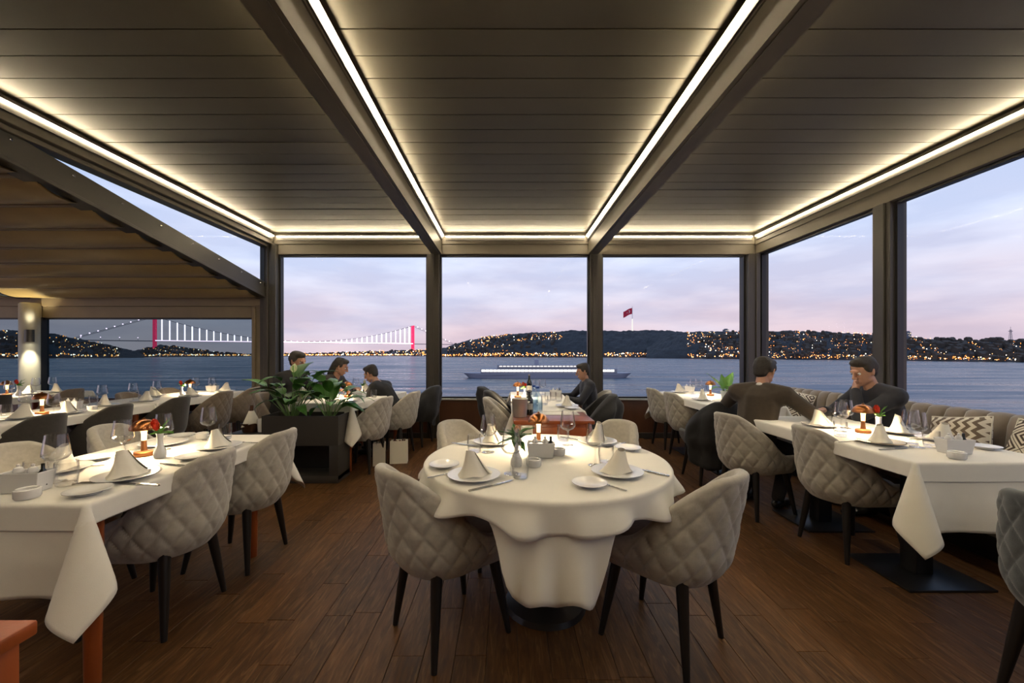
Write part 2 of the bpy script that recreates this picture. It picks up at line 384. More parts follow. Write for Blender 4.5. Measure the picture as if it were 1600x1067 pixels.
for (y) in [2.9+.42*k for k in range(8)]:
    obj('bolt', MB().lathe([(.012, 0), (.012, .006), (.006, .01)], 8, cap1=True).mesh('bolt', STEEL), roof, (-3.622, y, ZT(y)-.06), rot=(0, pi/2, 0))
obj('rafter', rafter(-7.42, -7.27, -2.4, 6.05).mesh('rafter', ALU_D, bevel=.004, seg=1, smooth=0), roof)
y = 6.02; k = 0
while y > -2.2:
    y0 = y-.42
    for xa, xb in ((-7.28, -3.70), (-9.4, -7.41)):
        def fn(i, j, xa=xa, xb=xb, y=y, y0=y0):
            t = i/10; yy = y0+(y-y0)*t; sag = .075*(4*t*(1-t))**.8
            return (xa+(xb-xa)*j/8, yy, ZT(yy)-.19-sag + .006*sin(j*1.3+i*.4))
        def fn2(i, j, fn=fn):
            p = fn(i, j); return (p[0], p[1], p[2]+.012)
        mb = MB().grid(fn, 10, 8); mb.grid(fn2, 10, 8)
        obj('roof_fold', mb.mesh('roof_fold', ANX), roof)
        obj('crossbar', MB().box(xa, xb, y-.025, y+.02, ZT(y)-.225, ZT(y)-.17).mesh('crossbar', ANF, bevel=.006, smooth=0), roof)
    y = y0; k += 1
# fascia of the annex window: gutter and lower rail
trim(MB().box(-9.4, -3.72, 6.06, 6.22, 2.01, 2.20).box(-9.4, -3.72, 6.04, 6.20, 2.16, 2.215), ANF, .004, 'beige metal gutter beam over the annex window')
trim(MB().box(-9.4, -3.72, 6.085, 6.20, 1.835, 2.01), ANF, .006, 'beige metal blind box below the annex gutter')
trim(MB().box(-3.885, -3.725, 6.05, 6.20, 0, 2.02).box(-3.865, -3.82, 6.03, 6.06, 0, 2.0), ANF, .006, 'beige metal jamb right of the annex window')
window(-7.12, -3.885, .58, 1.835, 6.13, 'x', 'wide annex window of tinted clear sheet', PVC, .02)
window(-9.4, -7.36, .58, 1.835, 6.13, 'x', 'annex window left of the lit post', PVC, .02)
struct('wall_annex', MB().box(-9.4, -3.74, 6.08, 6.20, 0, .58).mesh('wall', WALLWOOD, smooth=0), 'low dark wall under the annex window', 'wall')
trim(MB().box(-7.18, -7.09, 6.05, 6.16, 0, 1.84), ALU_D, .004, 'black upright beside the lit annex post')
POST = mat('pale_post_paint', (.55, .55, .48), .5)
trim(MB().lathe([(.115, 0), (.115, 2.03), (.10, 2.05)], 28, (-7.20, 6.0, 0), cap1=True), POST, 0, 'pale round post carrying the annex wall lamp').data.polygons.foreach_set('use_smooth', [True]*0 or [True]*len(bpy.data.objects['trim_%d' % tn].data.polygons))
# up and down wall lamp on the post
lamp = thing('wall_lamp', 'cylindrical up and down wall lamp on the pale annex post', 'wall lamp', (-7.04, 5.86, 1.55))
obj('housing', MB().lathe([(.045, -.09), (.05, -.09), (.05, .09), (.045, .09), (.045, .05), (0, .05)], 20).mesh('housing', mat('lamp_grey', (.10, .095, .08), .4, .4)), lamp)
obj('bracket', MB().box(-.10, -.03, .03, .085, -.03, .03).mesh('bracket', ALU), lamp)
for s in (1, -1):
    obj('lens', MB().lathe([(.0, 0), (.042, 0)], 16).mesh('lens', emitter('wall_lamp_lens', (1, .88, .62), 12)), lamp, (0, 0, .055*s if s > 0 else -.085))
    ld = bpy.data.lights.new('spot', 'SPOT'); ld.energy = 24; ld.color = (1, .86, .6); ld.spot_size = R(80); ld.spot_blend = .6; ld.shadow_soft_size = .03
    lo = bpy.data.objects.new('spot', ld); C.objects.link(lo); lo.parent = lamp; lo.location = (0, 0, .10*s); lo.rotation_euler = (0 if s < 0 else pi, 0, 0)
# ============================================================ OUTSIDE: strait, hills, bridge, ferry
SEA = HC-14.0
def sea_material():
    m = mat('strait_water', (.035, .062, .10), .28, spec=.32)
    nt = m.node_tree; n = nt.nodes; l = nt.links; b = n['Principled BSDF']
    tc = n.new('ShaderNodeTexCoord'); mp = n.new('ShaderNodeMapping'); mp.inputs['Scale'].default_value = (.012, .085, 1); l.new(tc.outputs['Object'], mp.inputs[0])
    nz = n.new('ShaderNodeTexNoise'); nz.inputs['Scale'].default_value = 1; nz.inputs['Detail'].default_value = 6; nz.inputs['Roughness'].default_value = .62; l.new(mp.outputs[0], nz.inputs[0])
    bp = n.new('ShaderNodeBump'); bp.inputs['Strength'].default_value = .9; bp.inputs['Distance'].default_value = 3.2; l.new(nz.outputs[0], bp.inputs['Height']); l.new(bp.outputs[0], b.inputs['Normal'])
    rr = n.new('ShaderNodeMapRange'); rr.inputs[1].default_value = .35; rr.inputs[2].default_value = .65; rr.inputs[3].default_value = .16; rr.inputs[4].default_value = .46; l.new(nz.outputs[0], rr.inputs[0]); l.new(rr.outputs[0], b.inputs['Roughness'])
    cm = n.new('ShaderNodeValToRGB'); cm.color_ramp.elements[0].position = .35; cm.color_ramp.elements[1].position = .65; cm.color_ramp.elements[0].color = (.018, .036, .062, 1); cm.color_ramp.elements[1].color = (.062, .098, .145, 1); l.new(nz.outputs[0], cm.inputs[0]); l.new(cm.outputs[0], b.inputs['Base Color'])
    return m
sea = struct('sea', MB().box(-6000, 6000, 8, 6000, SEA-3, SEA).mesh('sea', sea_material(), smooth=0), 'calm blue grey strait beyond the windows', 'sea')
FOREST = mat('dusk_hillside', (.020, .022, .026), .95, var=.5, vscale=.05)
HOUSE = mat('far_house_walls', (.06, .046, .036), .9, var=.3, vscale=.08)
LW = emitter('city_light_warm', (1, .34, .07), 2.6, False)
LY = emitter('city_light_amber', (1, .52, .18), 3.4, False)
LWH = emitter('city_light_white', (1, .88, .70), 6.0, False)
def interp(pts, x):
    if x <= pts[0][0]: return pts[0][1]
    for (a, b), (c, d) in zip(pts, pts[1:]):
        if x <= c: return b+(d-b)*(x-a)/(c-a)
    return pts[-1][1]
class Hill:
    def __init__(s, ridge, shore, depth, rough): s.r, s.s, s.d, s.k = ridge, shore, depth, rough
    def pt(s, px, t):
        D0 = 14.0*FPX/(interp(s.s, px)-VY); D1 = D0+s.d
        zr = HC+(VY-interp(s.r, px))*D1/FPX
        D = D0+(D1-D0)*min(t, 1.6)
        sh = t**.75 if t <= 1 else max(0, 1-(t-1)*1.7)
        z = SEA+.5+(zr-SEA)*sh
        z += s.k*(fbm(px*.05, D*.02)+.6*fbm(px*.21, D*.07, 3))*min(1, t*3)*(1 if t < .9 else .8)
        return ((px-VX)*D/FPX, D, z)
def hill(name, ridge, shore, depth, rough, label, step=2.2):
    h = Hill(ridge, shore, depth, rough); x0, x1 = ridge[0][0], ridge[-1][0]; n = int((x1-x0)/step)
    ts = [0, .04, .1, .18, .27, .37, .47, .57, .67, .77, .87, .95, 1.0, 1.1, 1.3, 1.55]
    o = struct(name, MB().grid(lambda i, j: h.pt(x0+(x1-x0)*i/n, ts[j]), n, len(ts)-1).mesh(name, FOREST, smooth=0), label, 'hill')
    return h
def lights(h, n, x0, x1, tf, label, seed, size=(.28, .85), shore=0):
    rnd = random.Random(seed); mbs = {'warm': MB(), 'amber': MB(), 'white': MB()}
    for k in range(n+shore):
        px = rnd.uniform(x0, x1)
        if k >= n: t = rnd.uniform(.0, .05)
        else:
            t = tf(rnd, px)
            if t is None: continue
            if fbm(px*.03, t*4, 9) < -.12: continue
        p = Vector(h.pt(px, t)); s = p.y/FPX*rnd.uniform(*size)*(1.25 if k >= n else 1); p.z += s*1.6+1.0; p.y -= s+4
        c = rnd.choices(['warm', 'amber', 'white'], [5, 3, 1.6])[0]
        mbs[c].add([p+Vector(q)*s for q in ((1,0,0),(-1,0,0),(0,1,0),(0,-1,0),(0,0,1),(0,0,-1))], [(0,2,4),(2,1,4),(1,3,4),(3,0,4),(2,0,5),(1,2,5),(3,1,5),(0,3,5)])
    for c, m in (('warm', LW), ('amber', LY), ('white', LWH)):
        if mbs[c].v: tag(obj('city_lights', mbs[c].mesh('city_lights', m, smooth=0)), {'warm': 'orange', 'amber': 'amber', 'white': 'white'}[c]+' night lights '+label, 'lights', kind='stuff')
def houses(h, n, x0, x1, tf, label, seed):
    rnd = random.Random(seed); mb = MB()
    for k in range(n):
        px = rnd.uniform(x0, x1); t = tf(rnd, px)
        if t is None: continue
        x, y, z = h.pt(px, t); w = rnd.uniform(5, 11); hh = rnd.uniform(6, 12); y -= 6
        mb.box(x-w/2, x+w/2, y-w/2, y+w/2, z-4, z+hh*.6); mb.add([(x-w/2,y-w/2,z+hh*.6),(x+w/2,y-w/2,z+hh*.6),(x+w/2,y+w/2,z+hh*.6),(x-w/2,y+w/2,z+hh*.6),(x-w/2,y,z+hh*.85),(x+w/2,y,z+hh*.85)], [(0,1,5,4),(2,3,4,5),(1,2,5),(3,0,4)])
    tag(obj('far_houses', mb.mesh('far_houses', HOUSE, smooth=0)), 'small dusk lit houses '+label, 'houses', kind='stuff')
h1 = hill('hill', [(-330, 512), (-150, 515), (-40, 517), (40, 516), (75, 520), (105, 526), (140, 533), (175, 540), (200, 546), (225, 552)], [(-330, 562), (0, 560), (225, 559)], 330, 4, 'dark wooded hill at the left behind the annex window')
lights(h1, 620, -200, 190, lambda r, px: r.uniform(.02, .95)**1.3, 'on the wooded hill behind the annex window', 1, size=(.4, 1.2), shore=200)
houses(h1, 240, -200, 190, lambda r, px: r.uniform(.02, .8), 'on the wooded hill behind the annex window', 2)
h2 = hill('hill', [(190, 552), (225, 545), (250, 539), (275, 541), (310, 546), (350, 552), (390, 555), (430, 554), (470, 553), (520, 551.5), (560, 550.5), (600, 549), (640, 547), (670, 547), (700, 549)], [(190, 558.5), (420, 556.6), (700, 556.4)], 700, 5, 'low far shore under the suspension bridge')
lights(h2, 520, 225, 690, lambda r, px: r.uniform(.02, .9), 'along the low shore under the bridge', 3, size=(.3, .95), shore=460)
houses(h2, 260, 225, 690, lambda r, px: r.uniform(.02, .8), 'along the low shore under the bridge', 4)
h3 = hill('hill', [(672, 551), (690, 545), (720, 535), (760, 525.5), (800, 522), (850, 519), (900, 516), (950, 517.5), (1000, 516), (1060, 517.5), (1090, 521), (1110, 528), (1130, 538), (1150, 548)], [(672, 557.5), (900, 558.5), (1150, 559)], 320, 5, 'dark wooded hill carrying the flagpole')
lights(h3, 330, 700, 880, lambda r, px: (r.uniform(.03, .95) if px < 800 else r.uniform(.45, .9) if r.random() < .6 else None), 'on the left slope of the flag hill', 5, shore=0)
lights(h3, 0, 690, 1130, None, 'on the quay below the flag hill', 6, shore=520)
houses(h3, 130, 700, 870, lambda r, px: r.uniform(.02, .8), 'on the left slope of the flag hill', 7)
h4 = hill('hill', [(1010, 540), (1040, 528), (1060, 520), (1120, 517.5), (1160, 518.5), (1190, 518), (1240, 517), (1300, 519), (1365, 523), (1420, 527), (1480, 532), (1540, 531.5), (1600, 533.5), (1700, 532), (1900, 530)], [(1010, 559.8), (1180, 561), (1365, 563), (1600, 566), (1900, 570)], 280, 4, 'long hillside covered with town lights at the right')
lights(h4, 2900, 1072, 1880, lambda r, px: r.uniform(.02, .98)**1.15, 'scattered over the right hillside town', 8, shore=520)
houses(h4, 520, 1085, 1880, lambda r, px: r.uniform(.02, .85), 'stepping up the right hillside', 9)
# tower blocks on the skyline
def hp(h, px, t=.98): return Vector(h.pt(px, t))
BLOCK = mat('dusk_tower_block', (.16, .17, .22), .8)
WINL = emitter('far_window_glow', (1, .8, .55), 1.6, False)
def tower_block(px, w, hgt, label):
    p = hp(h4, px); t = thing('tower_block', label, 'building', p, group='tower blocks on the right skyline')
    obj('body', MB().box(-w/2, w/2, -w/2, w/2, -8, hgt).box(-w*.3, w*.3, -w*.3, w*.3, hgt, hgt+2.5).mesh('body', BLOCK, smooth=0), t)
    wm = MB().box(-.7, .7, -.15, .15, -.6, .6).mesh('window', WINL, smooth=0)
    rr = random.Random(int(px))
    for k in range(6): obj('window', wm, t, (rr.uniform(-w*.4, w*.4), -w/2-.1, rr.uniform(3, hgt-2)))
for px, w, hg, lb in ((1186.5, 7, 22, 'taller slim tower block beside the right corner post'), (1193, 8, 21, 'wider tower block beside the slim one on the skyline'), (1418, 9, 13, 'short tower block beside the right side post'), (1134, 12, 7, 'low wide block on the ridge left of the corner post')):
    tower_block(px, w, hg, lb)
# lattice mast
p = hp(h4, 1579); mast = thing('radio_mast', 'slim lattice radio mast on the far right skyline', 'mast', p)
mb = MB()
for sx in (-1, 1):
    for sy in (-1, 1): mb.tube([(sx*2.2, sy*2.2, -4), (sx*.7, sy*.7, 24)], .28, 5)
for z in range(0, 24, 4):
    w = 2.2-1.5*z/26; mb.tube([(-w, -w, z), (w, -w, z+3.4)], .2, 4); mb.tube([(w, -w, z), (-w, -w, z+3.4)], .2, 4); mb.tube([(-w, w, z), (w, w, z+3.4)], .2, 4)
obj('lattice', mb.mesh('lattice', BLOCK), mast); obj('platform', MB().box(-4, 4, -1, 1, 20, 21).mesh('platform', BLOCK, smooth=0), mast); obj('aerial', MB().tube([(0, 0, 22), (0, 0, 30)], .3, 5).mesh('aerial', BLOCK), mast)
# flag on its pole
p = hp(h3, 988, .99); fl = thing('flagpole', 'tall white flagpole with a large red flag on the dark hill', 'flag', p)
obj('pole', MB().tube([(0, 0, -6), (0, 0, 42), (0, 0, 88)], [2.0, 1.1, .7], 10).mesh('pole', mat('white_pole_paint', (.8, .8, .8), .4)), fl)
obj('pole_glow_sleeve', MB().lathe([(2.6, -2), (2.6, 20), (2.2, 42)], 10).mesh('pole_glow_sleeve', emitter('lit_pole_base', (1, .97, .9), 1.0, False)), fl)  # light on the lower pole painted as a glowing sleeve
FLAG = mat('red_flag_cloth', (.62, .02, .06), .8)
def fz(u, v): return Vector((-u*33, 2.2*sin(u*6), 82-v*22-u*13+1.5*sin(u*5)))
def fgrid(off): return lambda i, j: tuple(fz(i/16, j/8)+Vector((0, off, 0)))
flag = obj('flag', MB().grid(fgrid(0), 16, 8).grid(fgrid(.25), 16, 8).mesh('flag', FLAG), fl)
WHT = mat('flag_white', (.85, .83, .83), .8)
cres = []
for k in range(25):
    a = R(40)+R(280)*k/24; cres.append((.36+.17*cos(a)*.67, .5+.25*sin(a)))
for k in range(25):
    a = R(320)-R(280)*k/24 ; cres.append((.40+.135*cos(a)*.67, .5+.20*sin(a)))
star = [(.58+(.085 if k % 2 == 0 else .035)*cos(pi+k*pi/5)*.67, .5+(.125 if k % 2 == 0 else .05)*sin(pi+k*pi/5)) for k in range(10)]
for nmx, ol in (('crescent', cres), ('star', star)):
    mb = MB(); n = len(ol)
    for s in (-.35, .6):
        pts = [fz(u, v)+Vector((0, s, 0)) for u, v in ol]
        if nmx == 'star': mb.add([tuple(sum(pts, Vector())/n)]+pts, [(0, i+1, (i+1) % n+1) for i in range(n)])
        else: mb.add(pts, [(i, i+1, n-2-i, n-1-i) for i in range(n//2-1)])
    obj(nmx, mb.mesh(nmx, WHT, smooth=0), flag)

# suspension bridge: two red lit towers, deck, cables, glowing hangers
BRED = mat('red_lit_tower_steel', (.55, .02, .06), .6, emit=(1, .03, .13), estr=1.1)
BDECK = mat('bridge_deck_steel', (.30, .26, .28), .7)
BW = emitter('hanger_light', (1, .80, .92), 8.0, False)
BW2 = emitter('deck_edge_light', (1, .66, .78), 4.5, False)
TL = Vector((-1464, 1653, 0)); TR = Vector((-524, 2224, 0)); u = (TR-TL).normalized(); perp = Vector((-u.y, u.x, 0))
br = thing('suspension_bridge', 'long suspension bridge with red towers and glowing white hangers', 'bridge', (TL.x, TL.y, SEA))
span = (TR-TL).length; rzb = atan2(u.y, u.x)
br.rotation_euler = (0, 0, rzb)          # local x runs along the deck
DK = 64.0; TH = 165.0
for s0 in (0, span):
    tw = obj('tower', MB().box(s0-4, s0+4, -17, -10, 0, TH).box(s0-4, s0+4, 10, 17, 0, TH).mesh('tower', BRED, smooth=0), br)
    for z in (DK-8, 112, TH-9): obj('crossbeam', MB().box(s0-3, s0+3, -10, 10, z, z+7).mesh('crossbeam', BRED, smooth=0), tw)
    obj('pier', MB().box(s0-10, s0+10, -24, 24, -2, 6).mesh('pier', BDECK, smooth=0), tw)
obj('deck', MB().box(-420, span+420, -15, 15, DK-3, DK).mesh('deck', BDECK, smooth=0), br)
obj('edge_light', MB().box(0, span, -16, -15.2, DK-1.6, DK+2.4).mesh('edge_light', BW2, smooth=0), br)
def cz(s): 
    t = s/span; return DK+5+(TH-DK-5)*(2*t-1)**2
for sy in (-13.5, 13.5):
    obj('main_cable', MB().tube([(span*k/40, sy, cz(span*k/40)) for k in range(41)], .8, 5).mesh('main_cable', BDECK), br)
    for s0, s1 in ((0, -250), (span, span+250)): obj('side_cable', MB().tube([(s0, sy, TH), (s1, sy, DK)], .8, 5).mesh('side_cable', BDECK), br)
NH = 44
for k in range(1, NH):
    s = span*k/NH; z1 = cz(s)
    hgt = z1-DK
    if hgt < 1: continue
    obj('hanger', MB().box(s-1.9, s+1.9, -14.2, -12.6, DK, z1).mesh('hanger', BW, smooth=0), br)
sph = MB().lathe([(.01, -2.6), (1.9, -1.6), (2.6, 0), (1.9, 1.6), (.01, 2.6)], 8).mesh('cable_lamp', emitter('cable_lamp', (1, .66, .86), 6.0, False))
for k in range(1, 10):
    t = k/10.5
    obj('cable_lamp', sph, br, (-250*t, -13.5, TH+(DK-TH)*t+2)); obj('cable_lamp', sph, br, (span+250*t, -13.5, TH+(DK-TH)*t+2))
for k in range(14):
    s = -380+k*55 if k < 7 else 0
    if k < 7: obj('lamp_post', MB().tube([(s, -13, DK), (s, -13, DK+10), (s+2, -13, DK+11)], .5, 5).mesh('lamp_post', BDECK), br); obj('street_light', sph, br, (s, -13, DK+11), ).scale = (.7, .7, .7)
# ferry under way, lit decks
fy = thing('ferry', 'low passenger ferry with bright lit decks crossing the strait', 'ferry', (23, 223, SEA))
FH = mat('ferry_hull_paint', (.34, .33, .40), .5); FS = mat('ferry_superstructure', (.30, .29, .33), .5)
def hullp(i, j):
    a = 2*pi*i/40; c, s_ = cos(a), sin(a); k = (1, 1.06, 1.1)[j]
    return (43*k*math.copysign(abs(c)**.8, c), 6.0*k*math.copysign(abs(s_)**.7, s_), (-1, 1.4, 2.7)[j])
mb = MB().grid(hullp, 40, 2, True); mb.f.append(tuple(range(80, 120)))
obj('hull', mb.mesh('hull', FH), fy)
d1 = obj('lower_deck', MB().box(-37, 38, -5, 5, 2.7, 5.2).mesh('lower_deck', FS, bevel=.3, smooth=0), fy)
d2 = obj('upper_deck', MB().box(-28, 30, -4.4, 4.4, 5.2, 7.4).mesh('upper_deck', FS, bevel=.3, smooth=0), fy)
obj('wheelhouse', MB().box(22, 28, -3, 3, 7.4, 9.2).mesh('wheelhouse', FS, bevel=.3, smooth=0), fy)
obj('funnel', MB().lathe([(1.3, 7.4), (1.2, 10), (1.0, 10.2)], 14, (-6, 0, 0), cap1=True).mesh('funnel', FH), fy)
FW = emitter('ferry_window_light', (1, .9, .74), 3.2, False)
w1 = MB().box(-.9, .9, -.08, .08, -.55, .55).mesh('window', FW, smooth=0)
w2 = MB().box(-.8, .8, -.08, .08, -.3, .3).mesh('window', emitter('ferry_upper_light', (1, .92, .85), 1.3, False), smooth=0)
for k in range(34): obj('window', w1, d1, (-35.6+k*2.15, -5.05, 4.1))
for k in range(27): obj('window', w2, d2, (-26+k*2.05, -4.45, 6.5))
obj('rubbing_strake', MB().box(-40, 40, -6.45, -6.2, 1.9, 2.2).mesh('rubbing_strake', FS, smooth=0), fy)
obj('rail', MB().box(-37, 38, -5.0, -4.9, 5.7, 5.8).box(-28, 30, -4.4, -4.3, 8.0, 8.1).mesh('rail', FS, smooth=0), fy)
# ============================================================ CHAIRS
HW, YS, RB = .222, -.06, .215          # shell half width, where the curve starts, depth of the curve
QL = 0.0
def plan_table():
    pts = []
    for k in range(61):
        a = pi/2*k/60; pts.append((HW*sin(a), YS-RB*cos(a)))
    acc = [0]
    for p, q in zip(pts, pts[1:]): acc.append(acc[-1]+sqrt((p[0]-q[0])**2+(p[1]-q[1])**2))
    return pts, acc
PT, PA = plan_table(); AQ = PA[-1]; AMAX = AQ+.265
def plan(a):           # point and outward normal at signed arc length a from the back's middle
    s = 1 if a >= 0 else -1; a = abs(a)
    if a >= AQ: return s*HW, YS+(a-AQ), s*1.0, 0.0, 0.0
    k = 0
    while PA[k+1] < a: k += 1
    t = (a-PA[k])/(PA[k+1]-PA[k]); x = PT[k][0]+(PT[k+1][0]-PT[k][0])*t; y = PT[k][1]+(PT[k+1][1]-PT[k][1])*t
    nx, ny = x/HW**2, (y-YS)/RB**2; L_ = sqrt(nx*nx+ny*ny)
    return s*x, y, s*nx/L_, ny/L_, cos(pi/2*a/AQ)
def rim(a): return .494+.316*(1-sm(abs(a), .12, .50))-.010*sm(abs(a), 0, .2)
Z0 = .345
def shell_pt(a, z, off):
    x, y, nx, ny, wb = plan(a)
    t = (z-Z0)/(.84-Z0)
    k = 1-.20*max(0, 1-(z-Z0)/.13)**2
    x *= k*(1+.02*t-.15*sm(t, .35, 1)); y = (y+.02)*k-.02
    lean = (.07*t+.015*t*t)*sm(wb, -.2, .9)
    return (x+nx*off, y+ny*off-lean, z)
def quilt(a, z):
    x1 = (a/.094+z/.137); x2 = (a/.094-z/.137)
    g = [min(q-math.floor(q), 1-(q-math.floor(q))) for q in (x1, x2)]
    h = min(1, 3.4*min(g)); return .0082*(1-(1-h)**2.6)+.004*min(1, 2*min(g))-.006
def shell_mesh(fab, quilted=True, nu=170, nv=64):
    mb = MB()
    def outer(i, j):
        a = -AMAX+2*AMAX*i/nu; zr = rim(a); z = Z0+(zr-.012-Z0)*j/nv
        q = quilt(a, z)*sm(zr-z, .012, .04)*sm(z-Z0, 0, .05)*sm(AMAX-abs(a), 0, .03) if quilted else 0
        return shell_pt(a, z, .004+q)
    NI = 12; TH_ = .05
    def rest(i, j):      # over the rim and down the inside
        a = -AMAX+2*AMAX*i/nu; zr = rim(a)
        if j <= 8:
            th = pi*j/8; return shell_pt(a, zr-.012+.022*sin(th), .004-TH_/2*(1-cos(th)))
        z = zr-.012-(zr-.012-.40)*(j-8)/NI
        return shell_pt(a, z, .004-TH_-.008*sin(pi*(j-8)/NI))
    mb.grid(lambda i, j: outer(i, j) if j <= nv else rest(i, j-nv), nu, nv+8+NI)
    w = nu+1
    rows = nv+8+NI+1
    for i in (0, nu): mb.f.append(tuple(j*w+i for j in range(rows)))
    k = len(mb.v); mb.f.append(tuple(range(w)))
    return mb.mesh('shell', fab, smooth=50)
def seat_mesh(fab):
    mb = MB(); n = 44
    prof = [(.0, .362), (.80, .362), (.95, .372), (1.0, .40), (1.0, .435), (.975, .462), (.90, .476), (.6, .484), (.001, .487)]
    def fn(i, j):
        a = 2*pi*i/n; k, z = prof[j]; c, s_ = cos(a), sin(a)
        x = .186*math.copysign(abs(c)**.62, c); y = .232*math.copysign(abs(s_)**.7, s_)-.018
        return (x*k, y*k, z)
    mb.grid(fn, n, len(prof)-1, True)
    return mb.mesh('seat', fab, smooth=60)
LEGM = {}
def leg_mesh(sx, sy):
    mb = MB(); a = Vector((sx*.140, sy*.145-.01, .375)); b = Vector((sx*.19, sy*.195, 0))
    return MB().tube([a, a.lerp(b, .5), b], [.026, .020, .0125], 12).mesh('leg', BLACKW)
legs4 = [leg_mesh(sx, sy) for sx in (-1, 1) for sy in (-1, 1)]
under = MB().box(-.16, .16, -.17, .15, .352, .368).mesh('underframe', BLACKW, bevel=.01)
def chair_proto(fab, quilted=True):
    p = Proto('dining_chair', 'chair'); p.part('shell', shell_mesh(fab, quilted)); p.part('seat', seat_mesh(fab)); p.part('underframe', under)
    for l_ in legs4: p.part('leg', l_)
    return p
CH = chair_proto(FAB); CHD = chair_proto(FAB_D, False); CHT = chair_proto(FAB_T); CHB = chair_proto(FAB_B)
def chair(x, y, rz, label, group, proto=None): return (proto or CH).spawn((x, y, 0), R(rz), label, group)
# heading: rz 0 faces the windows (+y), 90 faces left (-x), -90 faces right (+x)
g = 'chairs round the round table'
chair(-.26, 1.875, -51, 'grey quilted chair at the front left of the round table', g)
chair(.71, 1.825, 43.5, 'grey quilted chair at the front right of the round table', g)
chair(-.17, 2.62, -133, 'grey chair at the back left of the round table, facing the camera', g)
chair(.60, 2.63, 133, 'grey chair at the back right of the round table, facing the camera', g)
g = 'chairs at the front left table'
chair(-1.735, 1.975, 90, 'large grey quilted chair nearest the camera at the front left table', g)
chair(-1.70, 2.515, 88, 'grey quilted chair at the far right corner of the front left table', g)
chair(-2.34, 2.10, -90, 'grey chair cut by the left picture edge at the front left table', g)
chair(-2.38, 2.66, -90, 'grey chair behind the large wine glass on the far side of the front left table', g)
g = 'chairs along the annex tables'
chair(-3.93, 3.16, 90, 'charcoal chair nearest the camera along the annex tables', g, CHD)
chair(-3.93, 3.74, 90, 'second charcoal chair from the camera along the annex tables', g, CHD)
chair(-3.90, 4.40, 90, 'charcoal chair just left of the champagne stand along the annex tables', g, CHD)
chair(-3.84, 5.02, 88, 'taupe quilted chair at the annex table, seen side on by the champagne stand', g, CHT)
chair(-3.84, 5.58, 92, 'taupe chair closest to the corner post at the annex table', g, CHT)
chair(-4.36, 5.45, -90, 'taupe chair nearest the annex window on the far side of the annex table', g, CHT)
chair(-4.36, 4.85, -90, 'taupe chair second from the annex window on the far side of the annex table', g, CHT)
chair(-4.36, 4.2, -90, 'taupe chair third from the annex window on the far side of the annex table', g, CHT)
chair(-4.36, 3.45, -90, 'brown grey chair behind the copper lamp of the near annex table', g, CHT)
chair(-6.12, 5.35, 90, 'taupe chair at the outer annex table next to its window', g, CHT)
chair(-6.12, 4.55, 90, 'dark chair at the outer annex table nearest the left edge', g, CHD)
g = 'chairs at the planter side table'
chair(-1.62, 4.46, 80, 'grey quilted chair nearest the planter with white bags beside it', g)
chair(-1.45, 5.10, 80, 'grey quilted chair in the middle on the right of the planter side table', g)
chair(-1.31, 5.66, 80, 'grey quilted chair by the window post at the planter side table', g)
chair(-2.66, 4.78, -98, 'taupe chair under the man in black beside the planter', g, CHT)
chair(-2.56, 5.45, -98, 'grey chair under the guest by the bridge window', g)
g = 'chairs at the middle window table'
chair(-.02, 5.45, -86, 'grey chair nearest the window, left of the middle window table, coat over it', g)
chair(.10, 4.86, -90, 'grey chair with a dark coat at the left of the middle window table', g)
chair(.10, 4.30, -92, 'grey chair without a coat at the left of the middle window table', g)
chair(.86, 4.45, 90, 'grey chair under the bulky black coat right of the middle window table', g)
chair(1.0, 5.12, 90, 'grey chair under the guest right of the middle window table', g)
g = 'chairs at the right window table'
chair(2.31, 4.92, -84, 'grey quilted chair nearest the camera at the right window table', g)
chair(2.30, 5.50, -86, 'grey quilted chair closest to the window at the right window table', g)
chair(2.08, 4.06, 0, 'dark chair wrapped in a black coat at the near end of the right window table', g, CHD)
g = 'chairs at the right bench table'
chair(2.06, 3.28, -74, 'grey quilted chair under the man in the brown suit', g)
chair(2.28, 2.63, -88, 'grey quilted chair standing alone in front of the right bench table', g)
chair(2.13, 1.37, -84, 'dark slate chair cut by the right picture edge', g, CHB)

# coats hung over chair backs
def coat_mesh(seed, amax=.40, low=.36, bulk=.02):
    rr = random.Random(seed); nu, nv = 44, 30; mb = MB()
    def fn(i, j):
        a = -amax+2*amax*i/nu; zr = rim(a)+.012; n = fbm(a*7, j*.11, seed*3.1)
        edge = low+.05*sin(a*9+seed)+.03*n
        fold = bulk*(1+.8*n+.5*sin(a*34+seed))
        if j <= 18: z = edge+(zr-edge)*j/18; return shell_pt(a, max(z, Z0), .018+fold*sm(zr-z, 0, .1)) if z > Z0 else shell_pt(a, Z0+.001, .02+fold)[:2]+(z,)
        if j <= 23:
            th = pi*(j-18)/5; return shell_pt(a, zr+.012*sin(th), .018-.040*(1-cos(th)))
        z = zr-.22*(j-23)/7; return shell_pt(a, z, -.064-.01*n)
    mb.grid(fn, nu, nv)
    me = mb.mesh('coat', BLACKCLOTH, smooth=60)
    return me
def coat(x, y, rz, seed, label, bulk=.02, low=.36, patch=False):
    o = obj('coat', coat_mesh(seed, low=low, bulk=bulk), None, (x, y, 0), R(rz)); tag(o, label, 'coat', 'coats over chair backs')
    s = o.modifiers.new('thickness', 'SOLIDIFY'); s.thickness = .008; s.offset = 1
    if patch:
        p = shell_pt(.0, .62, .062); obj('label_patch', MB().box(-.022, .022, -.003, .003, -.028, .028).mesh('label_patch', PAPER, smooth=0), o, (p[0]+.05, p[1]-.012, p[2]))
coat(-.02, 5.45, -86, 1, 'black coat over the chair nearest the window, left of the middle table')
coat(.10, 4.86, -90, 2, 'dark coat with pale lining over the second chair left of the middle table')
coat(.86, 4.45, 90, 3, 'bulky black coat with a small white patch right of the middle table', .05, .25, True)
